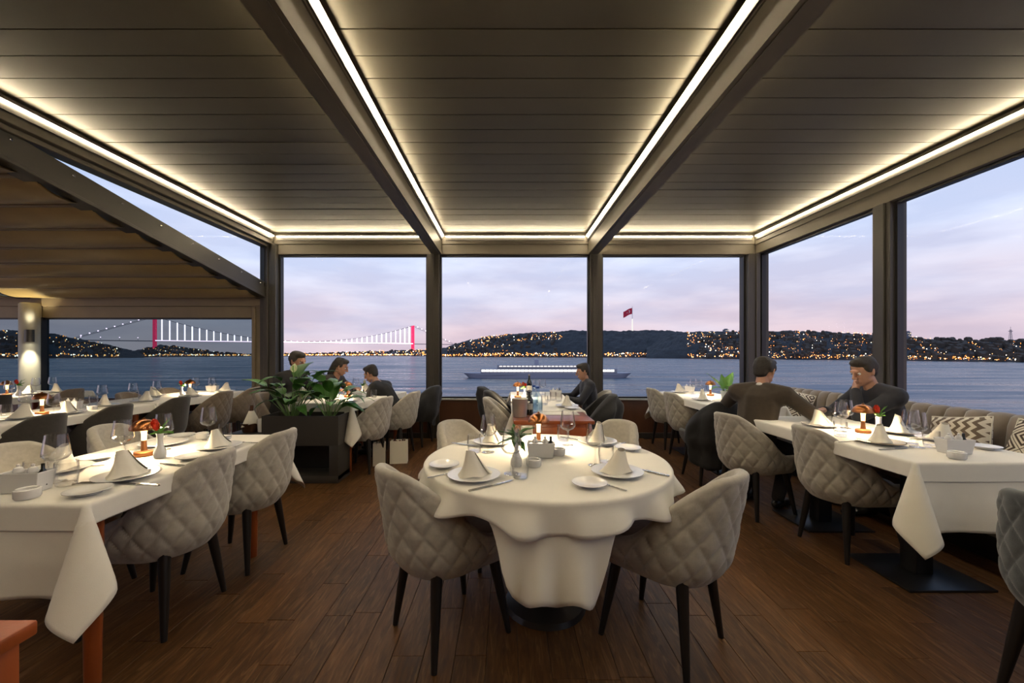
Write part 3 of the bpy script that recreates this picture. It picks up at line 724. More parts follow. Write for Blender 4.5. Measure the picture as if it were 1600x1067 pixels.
coat(2.08, 4.06, 0, 6, 'long black coat over the chair behind the person in the brown suit', .03, .22)
coat(-1.31, 5.66, 80, 4, 'black coat over the chair by the window post', .025, .30)

# ============================================================ TABLES AND CLOTHS
def edge_drop(t, r=.010):
    if t <= 0: return 0.0, 0.0
    q = r*pi/2
    if t < q: return r*sin(t/r), r*(1-cos(t/r))
    return r, r+(t-q)
def cloth_rect(hx, hy, sx, sy, z, mt, seed, p=2.0, ear=.37, wave=.012, lift=0.0, n=(64, 84), name='tablecloth', sy2=None, side_k=.27):
    nu, nv = n; mb = MB()
    if sy2 is None: sy2 = sy
    def axis(i, n_, h, s0, s1):
        # denser sampling over the edges
        m = n_//2; q = (i-m)/m; a = abs(q); s = s1 if q > 0 else s0
        v = a/.45*(h-.02) if a < .45 else (h-.02)+(a-.45)/.55*(s+.02)
        return math.copysign(v, q)
    def fn(i, j):
        u_, v_ = axis(i, nu, hx, sx, sx), axis(j, nv, hy, sy, sy2)
        a, b = max(0, abs(u_)-hx), max(0, abs(v_)-hy); gx, gy = (1 if u_ > 0 else -1), (1 if v_ > 0 else -1)
        nz = fbm(u_*2.2+seed, v_*2.2)
        if a == 0 and b == 0: return (u_, v_, z+lift+.0012*nz*min(1, (hx-abs(u_))*12)*min(1, (hy-abs(v_))*12))
        if b == 0:
            o, d = edge_drop(a*side_k); w = wave*(.6+sin(v_*17+seed)*.6+nz)*sm(d, .07, .22)*(1+d*2); return (gx*(hx+o+lift+max(w, -.004)), v_, z+lift-d)
        if a == 0:
            o, d = edge_drop(b); w = wave*(.6+sin(u_*15+seed*2)*.6+nz)*sm(d, .07, .22)*(1+d*2); return (u_, gy*(hy+o+lift+max(w, -.004)), z+lift-d)
        a_ = a*(side_k+(1-side_k)*sm(b, 0, .16)); r = (a_**p+b**p)**(1/p); th = atan2(b, max(a, 1e-6)); o, d = edge_drop(r)
        w = wave*.6*min(1, d/.08)
        # the loose corner swings out as a rounded fold that laps over both faces
        e = ear*r; l1 = e*(1-cos(4*th))/2; l2 = -e*.62*sin(4*th)
        return (gx*(hx+(o+lift+w)*cos(th)+(l1-l2)*.707), gy*(hy+(o+lift+w)*sin(th)+(l1+l2)*.707), z+lift-d*(1-.10*sin(2*th)))
    mb.grid(fn, nu, nv)
    return mb.mesh(name, mt, smooth=60)
def hem(o, th=.0025):
    s = o.modifiers.new('thickness', 'SOLIDIFY'); s.thickness = th; s.offset = 1
def rect_table(x0, x1, y0, y1, label, where, seed, legs='wood', rz=0, under=True, uy=.33, ux=.30, tx=.085, ty=.10, topper=True):
    cx, cy, hx, hy = (x0+x1)/2, (y0+y1)/2, (x1-x0)/2, (y1-y0)/2
    t = thing('dining_table', label, 'table', (cx, cy, 0), R(rz))
    obj('tabletop', MB().box(-hx+.004, hx-.004, -hy+.004, hy-.004, .715, .744).mesh('tabletop', REDW, bevel=.006), t)
    if legs == 'wood':
        for sx in (-1, 1):
            for sy in (-1, 1): obj('leg', MB().tube([(sx*(hx-.09), sy*(hy-.11), .70), (sx*(hx-.09), sy*(hy-.11), 0)], [.034, .026], 14).mesh('leg', REDW), t)
        obj('apron', MB().box(-hx+.07, hx-.07, -hy+.08, hy-.08, .66, .716).mesh('apron', REDW, smooth=0), t)
    else:
        for sy in (-1, 1):
            obj('pedestal', MB().box(-.05, .05, sy*hy*.5-.05, sy*hy*.5+.05, .012, .716).mesh('pedestal', BLACKW, bevel=.006), t)
            obj('foot_plate', MB().box(-.24, .24, sy*hy*.5-.20, sy*hy*.5+.20, 0, .014).mesh('foot_plate', BLACKW, bevel=.003), t)
    if under:
        c = obj('tablecloth', cloth_rect(hx, hy, ux, uy, .746, CLOTH2, seed), None, (cx, cy, 0), R(rz)); hem(c); tag(c, 'long ivory undercloth hanging low over the ends of '+where, 'tablecloth', 'undercloths')
    if topper:
        c = obj('table_topper', cloth_rect(hx, hy, tx, ty, .7465, CLOTH, seed+1, p=1.7, ear=.30, lift=.004, wave=.008, side_k=1.0), None, (cx, cy, 0), R(rz)); hem(c); tag(c, 'short white topper cloth lying over '+where, 'tablecloth', 'topper cloths')
    return t
rect_table(-2.26, -1.53, 1.445, 2.645, 'rectangular wood legged table at the front left under white cloths', 'the front left table', 1, uy=.335)
rect_table(-4.53, -3.79, 2.95, 4.25, 'near annex table under white cloth beside the charcoal chairs', 'the near annex table', 4, uy=.12, under=False)
rect_table(-4.53, -3.80, 4.32, 5.72, 'far annex table under white cloth by the annex window', 'the far annex table', 5, uy=.12, under=False)
rect_table(-6.75, -5.98, 3.9, 5.72, 'outer annex table under white cloth at the far left', 'the outer annex table', 6, under=False)
rect_table(-2.24, -1.54, 4.28, 5.68, 'table under white cloth behind the planter, full of guests', 'the table behind the planter', 7, rz=-9, uy=.36)
rect_table(.07, .73, 3.74, 5.55, 'table under white cloth behind the wooden cabinet at the middle window', 'the middle window table', 8, uy=.2)
rect_table(2.13, 2.83, 4.02, 5.62, 'black footed table under white cloth at the right window', 'the right window table', 9, legs='black', uy=.36)
rect_table(2.05, 2.80, 1.99, 3.42, 'black footed table under white cloths along the right bench', 'the right bench table', 10, legs='black', uy=.345)
rect_table(2.26, 2.92, .25, 1.36, 'black footed table under white cloths outside the right picture edge', 'the table at the right edge', 11, legs='black')

# round table
TX, TY, TRR = .20, 2.06, .60
t = thing('round_table', 'round pedestal table in the centre under two white cloths', 'table', (TX, TY, 0))
obj('tabletop', MB().lathe([(.001, .715), (TRR-.004, .715), (TRR-.002, .73), (TRR-.004, .744), (.001, .744)], 64).mesh('tabletop', REDW), t)
obj('pedestal', MB().lathe([(.05, .715), (.045, .4), (.06, .05), (.20, .025), (.21, 0)], 28, cap0=True).mesh('pedestal', BLACKW), t)
def flap(ph, c, half, soft): 
    d = abs((ph-c+pi) % (2*pi)-pi); return 1-sm(d, half-soft, half+soft)
def round_under(i, j, n=220):
    ph = 2*pi*i/n; F = flap(ph, R(-92), R(19), R(6)); Fr = flap(ph, R(-14), R(20), R(9)); Fl = flap(ph, R(178), R(20), R(9)); Fb = flap(ph, R(88), R(20), R(9))
    drop = .085+.275*F+.27*Fr+.22*Fl+.25*Fb+F*.018*sin(ph*31+.6)
    t = j/26
    if t <= .3: r_ = TRR*.98*t/.3; return (max(r_, .001)*cos(ph), max(r_, .001)*sin(ph), .746)
    s_ = (t-.3)/.7*(drop+.012); r_ = TRR-.012+s_; o, d = edge_drop(r_-TRR)
    f = (.5+.5*cos(ph*27+1.2+.8*sin(ph*3)))
    out = (o if r_ > TRR else 0)+sm(d, .10, .36)*(.06*f*(F+Fl+Fb)+.006)
    zz = .746-d
    if Fr > .05 and zz < .505: out += (.505-zz)*.9; zz = .505+.004*sin(ph*30)
    return (cos(ph)*(min(r_, TRR)+out), sin(ph)*(min(r_, TRR)+out), zz)
c = obj('tablecloth', MB().grid(round_under, 220, 26, True).mesh('tablecloth', CLOTH2, smooth=60), None, (TX, TY, 0)); hem(c)
tag(c, 'square ivory undercloth with a long corner hanging off the front of the round table', 'tablecloth', 'undercloths')
def round_top(i, j, n=180):
    ph = 2*pi*i/n; rr_ = [0.001, .15, .3, .45, .55, .585, .60, .606, .612, .62, .63, .64, .655, .67, .69, .71, 1][j]
    drop = .102+.009*sin(ph*4+1)+.012*sin(ph*7+.4)+.008*sin(ph*13)
    if j == 16: rr_ = TRR+drop+.012
    else: rr_ = min(rr_, TRR+drop)
    o, d = edge_drop(rr_-TRR)
    w = sm(d, .012, .12)*(.022+.026*sin(ph*13+.9*sin(ph*2))+.014*sin(ph*21+1))
    return (cos(ph)*(min(rr_, TRR)+o+.005+max(w, -.0)), sin(ph)*(min(rr_, TRR)+o+.005+max(w, 0)), .7515-d)
c = obj('table_topper', MB().grid(round_top, 180, 16, True).mesh('table_topper', CLOTH, smooth=60), None, (TX, TY, 0)); hem(c)
tag(c, 'round white topper cloth with a wavy hem on the round table', 'tablecloth', 'topper cloths')

# ============================================================ CABINETS, PLANTER, BENCH
def cabinet(x0, x1, y0, y1, h, label, towel=False):
    t = thing('service_cabinet', label, 'cabinet', ((x0+x1)/2, (y0+y1)/2, 0)); hx, hy = (x1-x0)/2, (y1-y0)/2
    obj('top', MB().box(-hx, hx, -hy, hy, h-.03, h).mesh('top', REDW, bevel=.005), t)
    obj('body', MB().box(-hx+.025, hx-.025, -hy+.02, hy-.02, .07, h-.03).mesh('body', REDW, bevel=.003), t)
    for sx in (-1, 1):
        for sy in (-1, 1): obj('leg', MB().box(sx*(hx-.045)-.025, sx*(hx-.045)+.025, sy*(hy-.04)-.025, sy*(hy-.04)+.025, 0, h-.03).mesh('leg', REDW, bevel=.003), t)
    for k in range(2):
        dr = obj('drawer', MB().box(-hx+.07, hx-.07, -hy+.006, -hy+.03, h-.20-k*.30, h-.055-k*.17).mesh('drawer', REDW, bevel=.004), t)
        obj('handle', MB().tube([(-.05, -hy+.008, h-.13-k*.22), (-.045, -hy-.016, h-.13-k*.22), (.045, -hy-.016, h-.13-k*.22), (.05, -hy+.008, h-.13-k*.22)], .005, 8).mesh('handle', mat('dark_bronze', (.05, .035, .02), .35, .9)), dr)
    return t
cabinet(.06, .715, 3.20, 3.70, .75, 'reddish wooden service cabinet with drawers in front of the middle window table')
cabinet(-1.56, -.966, .22, .82, .75, 'reddish wooden cabinet cut off at the bottom left corner')
o = obj('hanging_towel', MB().grid(lambda i, j: (-.047+.094*i/8, -.004*sin(i*1.1)-(.012 if j > 1 else .0), [.0, .012, .006, -.03, -.08, -.13, -.16][j]+(0 if j else -.02)), 8, 6).mesh('hanging_towel', PAPER, smooth=60), None, (.165, 3.188, .70)); hem(o, .004)
tag(o, 'small white cloth hanging on the front of the wooden cabinet', 'towel')
# planter
pl = thing('planter', 'charcoal metal planter box on an open base, beside the front left table', 'planter', (-2.05, 4.09, 0))
mb = MB()
for a in ((-.38, .38, -.15, -.138), (-.38, .38, .138, .15), (-.38, -.368, -.138, .138), (.368, .38, -.138, .138)): mb.box(*a, .375, .67)
mb.box(-.368, .368, -.138, .138, .375, .39)
obj('trough', mb.mesh('trough', PLBLACK, smooth=0), pl)
for sx in (-1, 1): obj('side_panel', MB().box(sx*.335-.045, sx*.335+.045, -.149, .149, .03, .376).mesh('side_panel', PLBLACK, bevel=.003), pl)
obj('base', MB().box(-.38, .38, -.15, .15, 0, .075).mesh('base', PLBLACK, bevel=.003), pl)
obj('back_panel', MB().box(-.29, .29, .13, .145, .075, .376).mesh('back_panel', BLACKW, smooth=0), pl)
obj('soil', MB().grid(lambda i, j: (-.368+.736*i/24, -.138+.276*j/10, .625+.012*fbm(i*.6, j*.6)), 24, 10).mesh('soil', SOIL), pl)
def leaf_mesh(L_, W_, bend, mt, cup=.25, n=10, tip=1.0):
    def fn(i, j):
        t = j/n; ang = bend*t; x = (i/6-.5)
        if bend: y, z = L_*sin(ang)/bend, L_*(1-cos(ang))/bend
        else: y, z = L_*t, 0
        w = W_*(sin(pi*min(1, t*.97+.02)**.75)**.9)*(1-.25*t)+.0005
        c = cup*abs(x)*w*1.2
        return (x*w*2*.5, y-c*sin(ang), -z+c*cos(ang)+.003*sin(t*9+x*8))
    mb = MB().grid(fn, 6, n); k = len(mb.v); mb.grid(lambda i, j: (fn(i, j)[0], fn(i, j)[1], fn(i, j)[2]-.0016), 6, n)
    return mb.mesh('leaf', mt, smooth=60)
LM = [leaf_mesh(L_, W_, b, LEAF) for L_, W_, b in ((.27, .125, 1.2), (.23, .115, 1.7), (.29, .115, .9), (.20, .10, .8), (.25, .13, 1.9))]
def peace_lily(x, y, z, seed, n, label, spread=1.0, hgt=1.0, flowers=()):
    rr = random.Random(seed); t = thing('peace_lily', label, 'plant', (x, y, z))
    for k in range(n):
        a = 2*pi*k/n*2.4+rr.uniform(-.4, .4); tilt = rr.uniform(.15, .85)*spread; hs = rr.uniform(.10, .30)*hgt
        d = Vector((cos(a)*sin(tilt), sin(a)*sin(tilt)*.7, cos(tilt))); p0 = Vector((cos(a)*.03, sin(a)*.03, 0)); p1 = p0+d*hs
        st = obj('stem', MB().tube([p0, p0.lerp(p1, .5)+Vector((0, 0, .01)), p1], [.0045, .0035, .0025], 6).mesh('stem', STEMG), t)
        el = pi/2-tilt-rr.uniform(.1, .5)
        o = obj('leaf', rr.choice(LM), t, p1); o.rotation_euler = (el, rr.uniform(-.3, .3), a-pi/2); s = rr.uniform(.8, 1.15); o.scale = (s, s, s)
    for (dx, dy, h) in flowers:
        st = obj('flower_stem', MB().tube([(0, 0, 0), (dx*.5, dy*.5, h*.6), (dx, dy, h)], .004, 6).mesh('flower_stem', STEMG), t)
        sp = obj('spathe', leaf_mesh(.11, .075, .5, SPATHE, .5), st, (dx, dy, h-.02), rot=(1.25, 0, .3))
        obj('spadix', MB().tube([(dx, dy-.01, h), (dx, dy-.012, h+.05)], .006, 6).mesh('spadix', LEAF_L), st)
    return t
peace_lily(-2.20, 4.07, .62, 3, 30, 'peace lily with one pale bloom at the left end of the planter', .85, 1.5, ((.02, .0, .50), (.10, .03, .22)))
peace_lily(-1.82, 4.09, .62,  8, 26, 'leafy dark green plant at the right end of the planter', .9, 1.3)
# champagne stand left of the planter
st = thing('side_stand', 'low black side stand left of the planter', 'stand', (-2.58, 4.05, 0))
obj('top', MB().box(-.17, .17, -.15, .15, .48, .50).mesh('top', BLACKW, bevel=.004), st)
for sx in (-1, 1):
    for sy in (-1, 1): obj('leg', MB().box(sx*.14-.012, sx*.14+.012, sy*.12-.012, sy*.12+.012, 0, .48).mesh('leg', BLACKW), st)
bk = thing('champagne_bucket', 'dark bucket with a napkin wrapped bottle left of the planter', 'ice bucket', (-2.60, 4.03, .50))
obj('bucket', MB().lathe([(.001, .003), (.062, .003), (.066, 0), (.07, .01), (.082, .09), (.078, .09), (.066, .012)], 24).mesh('bucket', mat('dark_copper', (.12, .06, .035), .35, .8)), bk)
obj('bottle_neck', MB().tube([(0, 0, .02), (.005, 0, .12), (.012, 0, .21), (.016, 0, .265)], [.040, .038, .016, .015], 14).mesh('bottle_neck', mat('bottle_brown', (.10, .04, .02), .25)), bk)
def wrap(i, j):
    a = -2.4+4.6*i/26; t = j/10; r = .020+.060*t+.012*sin(a*5)*t
    return (.012+r*cos(a), r*sin(a), .210-.14*t-.02*sin(a*2)*t)
w = obj('napkin_wrap', MB().grid(wrap, 26, 10).mesh('napkin_wrap', NAPK, smooth=60), bk); hem(w, .004)
o = obj('ceramic_cup', MB().lathe([(.001, .004), (.03, .004), (.034, 0), (.038, .01), (.043, .13), (.040, .13), (.034, .012), (.001, .01)], 20).mesh('ceramic_cup', CERAM), None, (-2.475, 4.02, .50)); tag(o, 'plain white cup between the champagne bucket and the planter', 'cup')
# gift bags
def bag(x, y, rz, w, d, h, label, tissue):
    t = thing('paper_bag', label, 'bag', (x, y, 0), R(rz), 'white paper bags on the floor')
    mb = MB(); a, b = w/2, d/2; o_ = .003
    for s, i_ in ((0, 0), (o_, 1)):
        aa, bb = a-s, b-s
        mb.add([(-aa,-bb,s),(aa,-bb,s),(aa,bb,s),(-aa,bb,s),(-aa*.98,-bb*.9,h),(aa*.98,-bb*.9,h),(aa*.98,bb*.9,h),(-aa*.98,bb*.9,h),(aa*.80,0,h*.99),(-aa*.80,0,h*.99),(aa*.93,0,h*.3),(-aa*.93,0,h*.3)],
               [(0,3,2,1),(0,1,5,4),(2,3,7,6),(1,10,8,5),(1,2,10),(2,6,8,10),(3,11,9,7),(3,0,11),(0,4,9,11)])
    obj('bag_body', mb.mesh('bag_body', PAPER, smooth=0), t)
    for s in (-1, 1): obj('handle', MB().tube([(-w*.22, s*b*.86, h*.93), (-w*.18, s*b*.8, h+.05), (0, s*b*.75, h+.07), (w*.18, s*b*.8, h+.05), (w*.22, s*b*.86, h*.93)], .003, 6).mesh('handle', BLACKCLOTH), t)
    obj('tissue', MB().grid(lambda i, j: (-a*.7+a*1.4*i/10, -b*.6+b*1.2*j/5, h*.9+.035*fbm(i*.9, j*.9, w*9)+.01), 10, 5).mesh('tissue', tissue, smooth=0), t)
bag(-1.27, 4.70, 8, .20, .11, .265, 'larger white paper bag standing beside the planter side table', mat('dark_red_tissue', (.10, .02, .02), .8))
bag(-1.47, 4.60, 14, .14, .09, .26, 'narrower white paper bag half hidden by a chair leg', BLACKCLOTH)

# channel tufted bench along the right windows
def bench(y0, y1, label, nch):
    t = thing('bench_sofa', label, 'bench', (0, (y0+y1)/2, 0)); hy = (y1-y0)/2
    obj('plinth', MB().box(3.04, 3.72, -hy+.02, hy-.02, 0, .16).mesh('plinth', BLACKW, smooth=0), t)
    obj('seat_base', MB().box(3.0, 3.74, -hy, hy, .16, .34).mesh('seat_base', SOFA, bevel=.02), t)
    obj('seat_cushion', MB().box(2.98, 3.56, -hy+.004, hy-.004, .335, .46).mesh('seat_cushion', SOFA, bevel=.035, seg=4), t)
    obj('back_frame', MB().box(3.63, 3.75, -hy, hy, .33, .845).mesh('back_frame', SOFA, bevel=.03, seg=3), t)
    w = 2*hy/nch
    prof = [(3.64, .44), (3.53, .44), (3.505, .50), (3.54, .78), (3.565, .84), (3.60, .865), (3.645, .865), (3.66, .83)]
    def ch(i, j):
        a = pi*i/8; yy = -w/2*cos(a)*.985; f = sin(a)**.5 if 0 < i < 8 else 0
        x, z = prof[j]; k = 1 if 0 < j < 7 else 0
        return (x+(1-f)*.045*(1 if j < 5 else .3)*k, yy, z-(1-f)*.03*(1 if j > 4 else 0))
    cm = MB().grid(ch, 8, len(prof)-1).mesh('channel', SOFA, smooth=60)
    for k in range(nch): obj('channel', cm, t, (0, -hy+w*(k+.5), 0))
    for s in (-1, 1): obj('end_panel', MB().box(3.50, 3.74, s*hy-.012, s*hy+.012, .16, .84).mesh('end_panel', mat('dark_sofa_end', (.06, .045, .035), .7), bevel=.01), t)
bench(1.05, 3.78, 'taupe channel tufted bench along the right side windows, nearest the camera', 20)
bench(4.15, 5.85, 'taupe channel tufted bench in the far right corner', 13)
# patterned cushions
def cushion_material(name, kind):
    m = mat(name, (.7, .66, .58), .9, bump=.15, bscale=200); nt = m.node_tree; n = nt.nodes; l = nt.links; b = n['Principled BSDF']
    tc = n.new('ShaderNodeTexCoord'); sp = n.new('ShaderNodeSeparateXYZ'); l.new(tc.outputs['Object'], sp.inputs[0])
    def mth(op, a, b_=None, c=None):
        q = n.new('ShaderNodeMath'); q.operation = op
        for k, v in enumerate((a, b_, c)):
            if v is None: continue
            if isinstance(v, (int, float)): q.inputs[k].default_value = v
            else: l.new(v, q.inputs[k])
        return q.outputs[0]
    X, Z = sp.outputs[0], sp.outputs[2]
    if kind == 'diamond':
        # concentric diamonds: distance |x|+|z| inside a square lattice turned on its corner
        ax = mth('ABSOLUTE', mth('SUBTRACT', mth('FRACT', mth('ADD', mth('DIVIDE', X, .17), .5)), .5))
        az = mth('ABSOLUTE', mth('SUBTRACT', mth('FRACT', mth('ADD', mth('DIVIDE', Z, .17), .5)), .5))
        d = mth('ADD', ax, az); f = mth('FRACT', mth('MULTIPLY', mth('MINIMUM', d, mth('SUBTRACT', 1.0, d)), 5.2)); v = mth('GREATER_THAN', f, .5)
    else:
        tri = mth('ABSOLUTE', mth('SUBTRACT', mth('FRACT', mth('DIVIDE', Z, .062)), .5))
        f = mth('FRACT', mth('ADD', mth('DIVIDE', X, .056), mth('MULTIPLY', tri, 1.1))); v = mth('GREATER_THAN', f, .5)
    mx = n.new('ShaderNodeMix'); mx.data_type = 'RGBA'; l.new(v, mx.inputs[0]); mx.inputs[6].default_value = (.72, .68, .60, 1); mx.inputs[7].default_value = (.075, .055, .045, 1) if kind == 'diamond' else (.17, .13, .10, 1)
    l.new(mx.outputs[2], b.inputs['Base Color'])
    return m
def cushion(x, y, z, rot, s, kind, label):
    n = 18
    def half(sg):
        def fn(i, j):
            u_, v_ = 2*i/n-1, 2*j/n-1; k = max(0, (1-u_**4)*(1-v_**4))**.55; pin = 1-.05*(1-abs(u_))*abs(v_)**4
            return (u_*s/2*(1-.05*(1-v_*v_)*abs(u_)**3), sg*.075*k, v_*s/2*(1-.05*(1-u_*u_)*abs(v_)**3))
        return fn
    t = thing('cushion', label, 'cushion', (x, y, z)); t.rotation_euler = rot; t['group'] = 'patterned cushions on the benches'
    obj('cover', MB().grid(half(1), n, n).grid(half(-1), n, n).mesh('cover', cushion_material('cushion_'+kind, kind), smooth=60), t)
    q = s/2; e = [half(1)(i, 0) for i in range(n+1)]+[half(1)(n, j) for j in range(1, n+1)]+[half(1)(i, n) for i in range(n-1, -1, -1)]+[half(1)(0, j) for j in range(n-1, -1, -1)]
    obj('piping', MB().tube(e, .005, 6).mesh('piping', PAPER), t)
cushion(3.30, 4.62, .665, (R(-12), R(14), R(-40)), .40, 'diamond', 'black and white diamond patterned cushion on the far corner bench')
cushion(3.37, 2.95, .645, (R(-16), R(-9), R(-84)), .37, 'zigzag', 'brown and white zigzag patterned cushion on the near bench')
cushion(3.37, 2.47, .65, (R(-16), R(8), R(-86)), .39, 'diamond', 'diamond patterned cushion cut by the right picture edge')
# ============================================================ TABLEWARE
ZT0 = .7555
wg = MB().lathe([(.001, .0), (.034, 0), (.034, .0018), (.012, .004), (.0045, .012), (.0038, .05), (.0045, .082), (.012, .088), (.034, .098), (.0455, .114), (.0445, .128), (.034, .202),
                 (.0328, .202), (.0432, .128), (.0440, .115), (.033, .1005), (.010, .091), (.001, .0895)], 28).mesh('wine_glass', GLASS, smooth=50)
WINE = Proto('wine_glass', 'wine glass', wg)
tgm = MB().lathe([(.001, .0), (.030, 0), (.033, .004), (.038, .05), (.036, .096), (.0345, .096), (.0362, .05), (.0315, .012), (.001, .010)], 24).mesh('water_tumbler', GLASS, smooth=50)
TUMB = Proto('water_tumbler', 'tumbler', tgm)
def plate_mesh(r, rimm=None):
    return MB().lathe([(.001, 0), (r*.55, 0), (r*.6, .004), (r, .015), (r+.001, .0175), (r-.004, .018), (r*.62, .0085), (.001, .007)], 40).mesh('plate', CERAM, smooth=40)
CHARGER = Proto('charger_plate', 'plate', plate_mesh(.115))
CHARGER_G = Proto('charger_plate', 'plate', plate_mesh(.115)); CHARGER_G.part('gold_rim', MB().lathe([(.1145, .0155), (.1165, .0165), (.1165, .0182), (.1115, .0180)], 40).mesh('gold_rim', GOLD), label='thin gold rim')
SIDEP = Proto('side_plate', 'plate', plate_mesh(.071))
def napkin_mesh(seed, h=.115):
    rr = random.Random(seed); ph = rr.uniform(0, 6); tx, ty = rr.choice((-1, 1))*rr.uniform(.006, .014), rr.uniform(-.01, .01); n, m = 46, 14
    def fn(i, j):
        a = -.35+(2*pi+.9)*i/n; t = j/m
        fold = .012*(i/n)
        r = (.064-.045*t**.72)*(1+.10*sin(2*a+ph)+.06*sin(5*a+ph*2)*(1-t))*(1+.10*(1-t)**4)-fold*(1-t*.6)
        return (r*cos(a)*1.08+tx*t*2, r*sin(a)*.85+ty*t*2, .002+h*t**.92*(1-.06*cos(a-ph)*t)+(.004*sin(3*a+ph)*(1-t)))
    mb = MB().grid(fn, n, m)
    return mb.mesh('folded_napkin', NAPK, smooth=55)
NAP = [Proto('folded_napkin', 'napkin', napkin_mesh(s, h)) for s, h in ((1, .104), (2, .098), (3, .108), (4, .095))]
def fork_mesh():
    mb = MB(); w = .0022
    mb.box(-.0045, .0045, -.10, -.02, 0, w); mb.add([(-.0045,-.1,0),(.0045,-.1,0),(.007,-.105,0),(.007,-.0,0)], []) 
    mb.box(-.003, .003, -.02, .03, .001, .0035); mb.box(-.011, .011, .03, .05, .001, .003)
    for k in range(4): mb.box(-.011+k*.0064, -.0082+k*.0064, .05, .098, .001, .003)
    return mb.mesh('fork', STEEL, smooth=0)
def knife_mesh():
    mb = MB(); mb.prism([(-.005, -.11), (.005, -.11), (.0045, 0), (-.0045, 0)], 0, .006)
    mb.prism([(-.0045, 0), (.005, 0), (.0085, .03), (.0075, .09), (.002, .115), (-.004, .105)], .001, .0032)
    return mb.mesh('table_knife', STEEL, bevel=.0006, seg=1, smooth=0)
FORK = Proto('fork', 'fork', fork_mesh()); KNIFE = Proto('table_knife', 'knife', knife_mesh())
DISH = Proto('ramekin_dish', 'dish', MB().lathe([(.001, .0), (.032, 0), (.036, .006), (.037, .034), (.031, .037), (.026, .034), (.026, .02), (.001, .018)], 28).mesh('ramekin_dish', CERAM, smooth=40))
def caddy_proto():
    p = Proto('condiment_caddy', 'caddy'); mb = MB(); h = .078
    for k, (a, b, c, d, z) in enumerate(((.062, .030, .074, .038, .0),)):
        mb.add([(-a,-b,z),(a,-b,z),(a,b,z),(-a,b,z),(-c,-d,h),(c,-d,h),(c,d,h),(-c,d,h),(-c+.005,-d+.005,h),(c-.005,-d+.005,h),(c-.005,d-.005,h),(-c+.005,d-.005,h),(-a+.003,-b+.003,.02),(a-.003,-b+.003,.02),(a-.003,b-.003,.02),(-a+.003,b-.003,.02)],
               [(3,2,1,0),(0,1,5,4),(1,2,6,5),(2,3,7,6),(3,0,4,7),(4,5,9,8),(5,6,10,9),(6,7,11,10),(7,4,8,11),(8,9,13,12),(9,10,14,13),(10,11,15,14),(11,8,12,15),(12,13,14,15)])
    p.part('box', mb.mesh('box', CERAM, bevel=.0015, seg=1))
    sh = MB().lathe([(.001, .0), (.016, 0), (.018, .03), (.015, .055)], 16).mesh('shaker', GLASS); cp = MB().lathe([(.0155, .054), (.016, .06), (.012, .072), (.005, .076), (.006, .084), (.001, .088)], 16).mesh('shaker_cap', CERAM)
    for x in (-.03, .022):
        k = p.part('shaker', sh, loc=(x, 0, .02)); p.part('shaker_cap', cp, under=k)
    p.part('bottle', MB().lathe([(.001, 0), (.014, 0), (.014, .05), (.006, .065), (.006, .085), (.001, .086)], 12).mesh('bottle', DGLASS), loc=(.052, .005, .02))
    return p
CADDY = caddy_proto()
def lamp_proto():
    p = Proto('table_lamp', 'lamp')
    p.part('base', MB().lathe([(.001, 0), (.042, 0), (.044, .004), (.044, .018), (.040, .023), (.014, .026)], 28).mesh('base', COPPER))
    p.part('stem', MB().lathe([(.015, .025), (.0122, .05), (.0112, .070), (.0112, .081)], 20).mesh('stem', COPPER))
    sh = p.part('shade', MB().lathe([(.056, .138), (.060, .139), (.0605, .146), (.053, .166), (.036, .183), (.014, .191), (.001, .192)], 32).lathe([(.056, .138), (.050, .162), (.033, .178), (.001, .187)], 32).mesh('shade', COPPER))
    p.part('finial', MB().lathe([(.007, .191), (.008, .196), (.001, .201)], 10).mesh('finial', COPPER), under=sh)
    p.part('bulb', MB().lathe([(.0112, .080), (.0118, .115), (.0150, .138), (.022, .151)], 20).mesh('bulb', STEM_GLOW))  # upper stem; the bright light on it is painted as emission
    ld = bpy.data.lights.new('lamp_glow', 'AREA'); ld.shape = 'DISK'; ld.size = .10; ld.energy = LAMP_POWER; ld.color = (1, .76, .45)
    p.part('lamp_glow', ld, loc=(0, 0, .1365))
    return p
LAMP = lamp_proto()
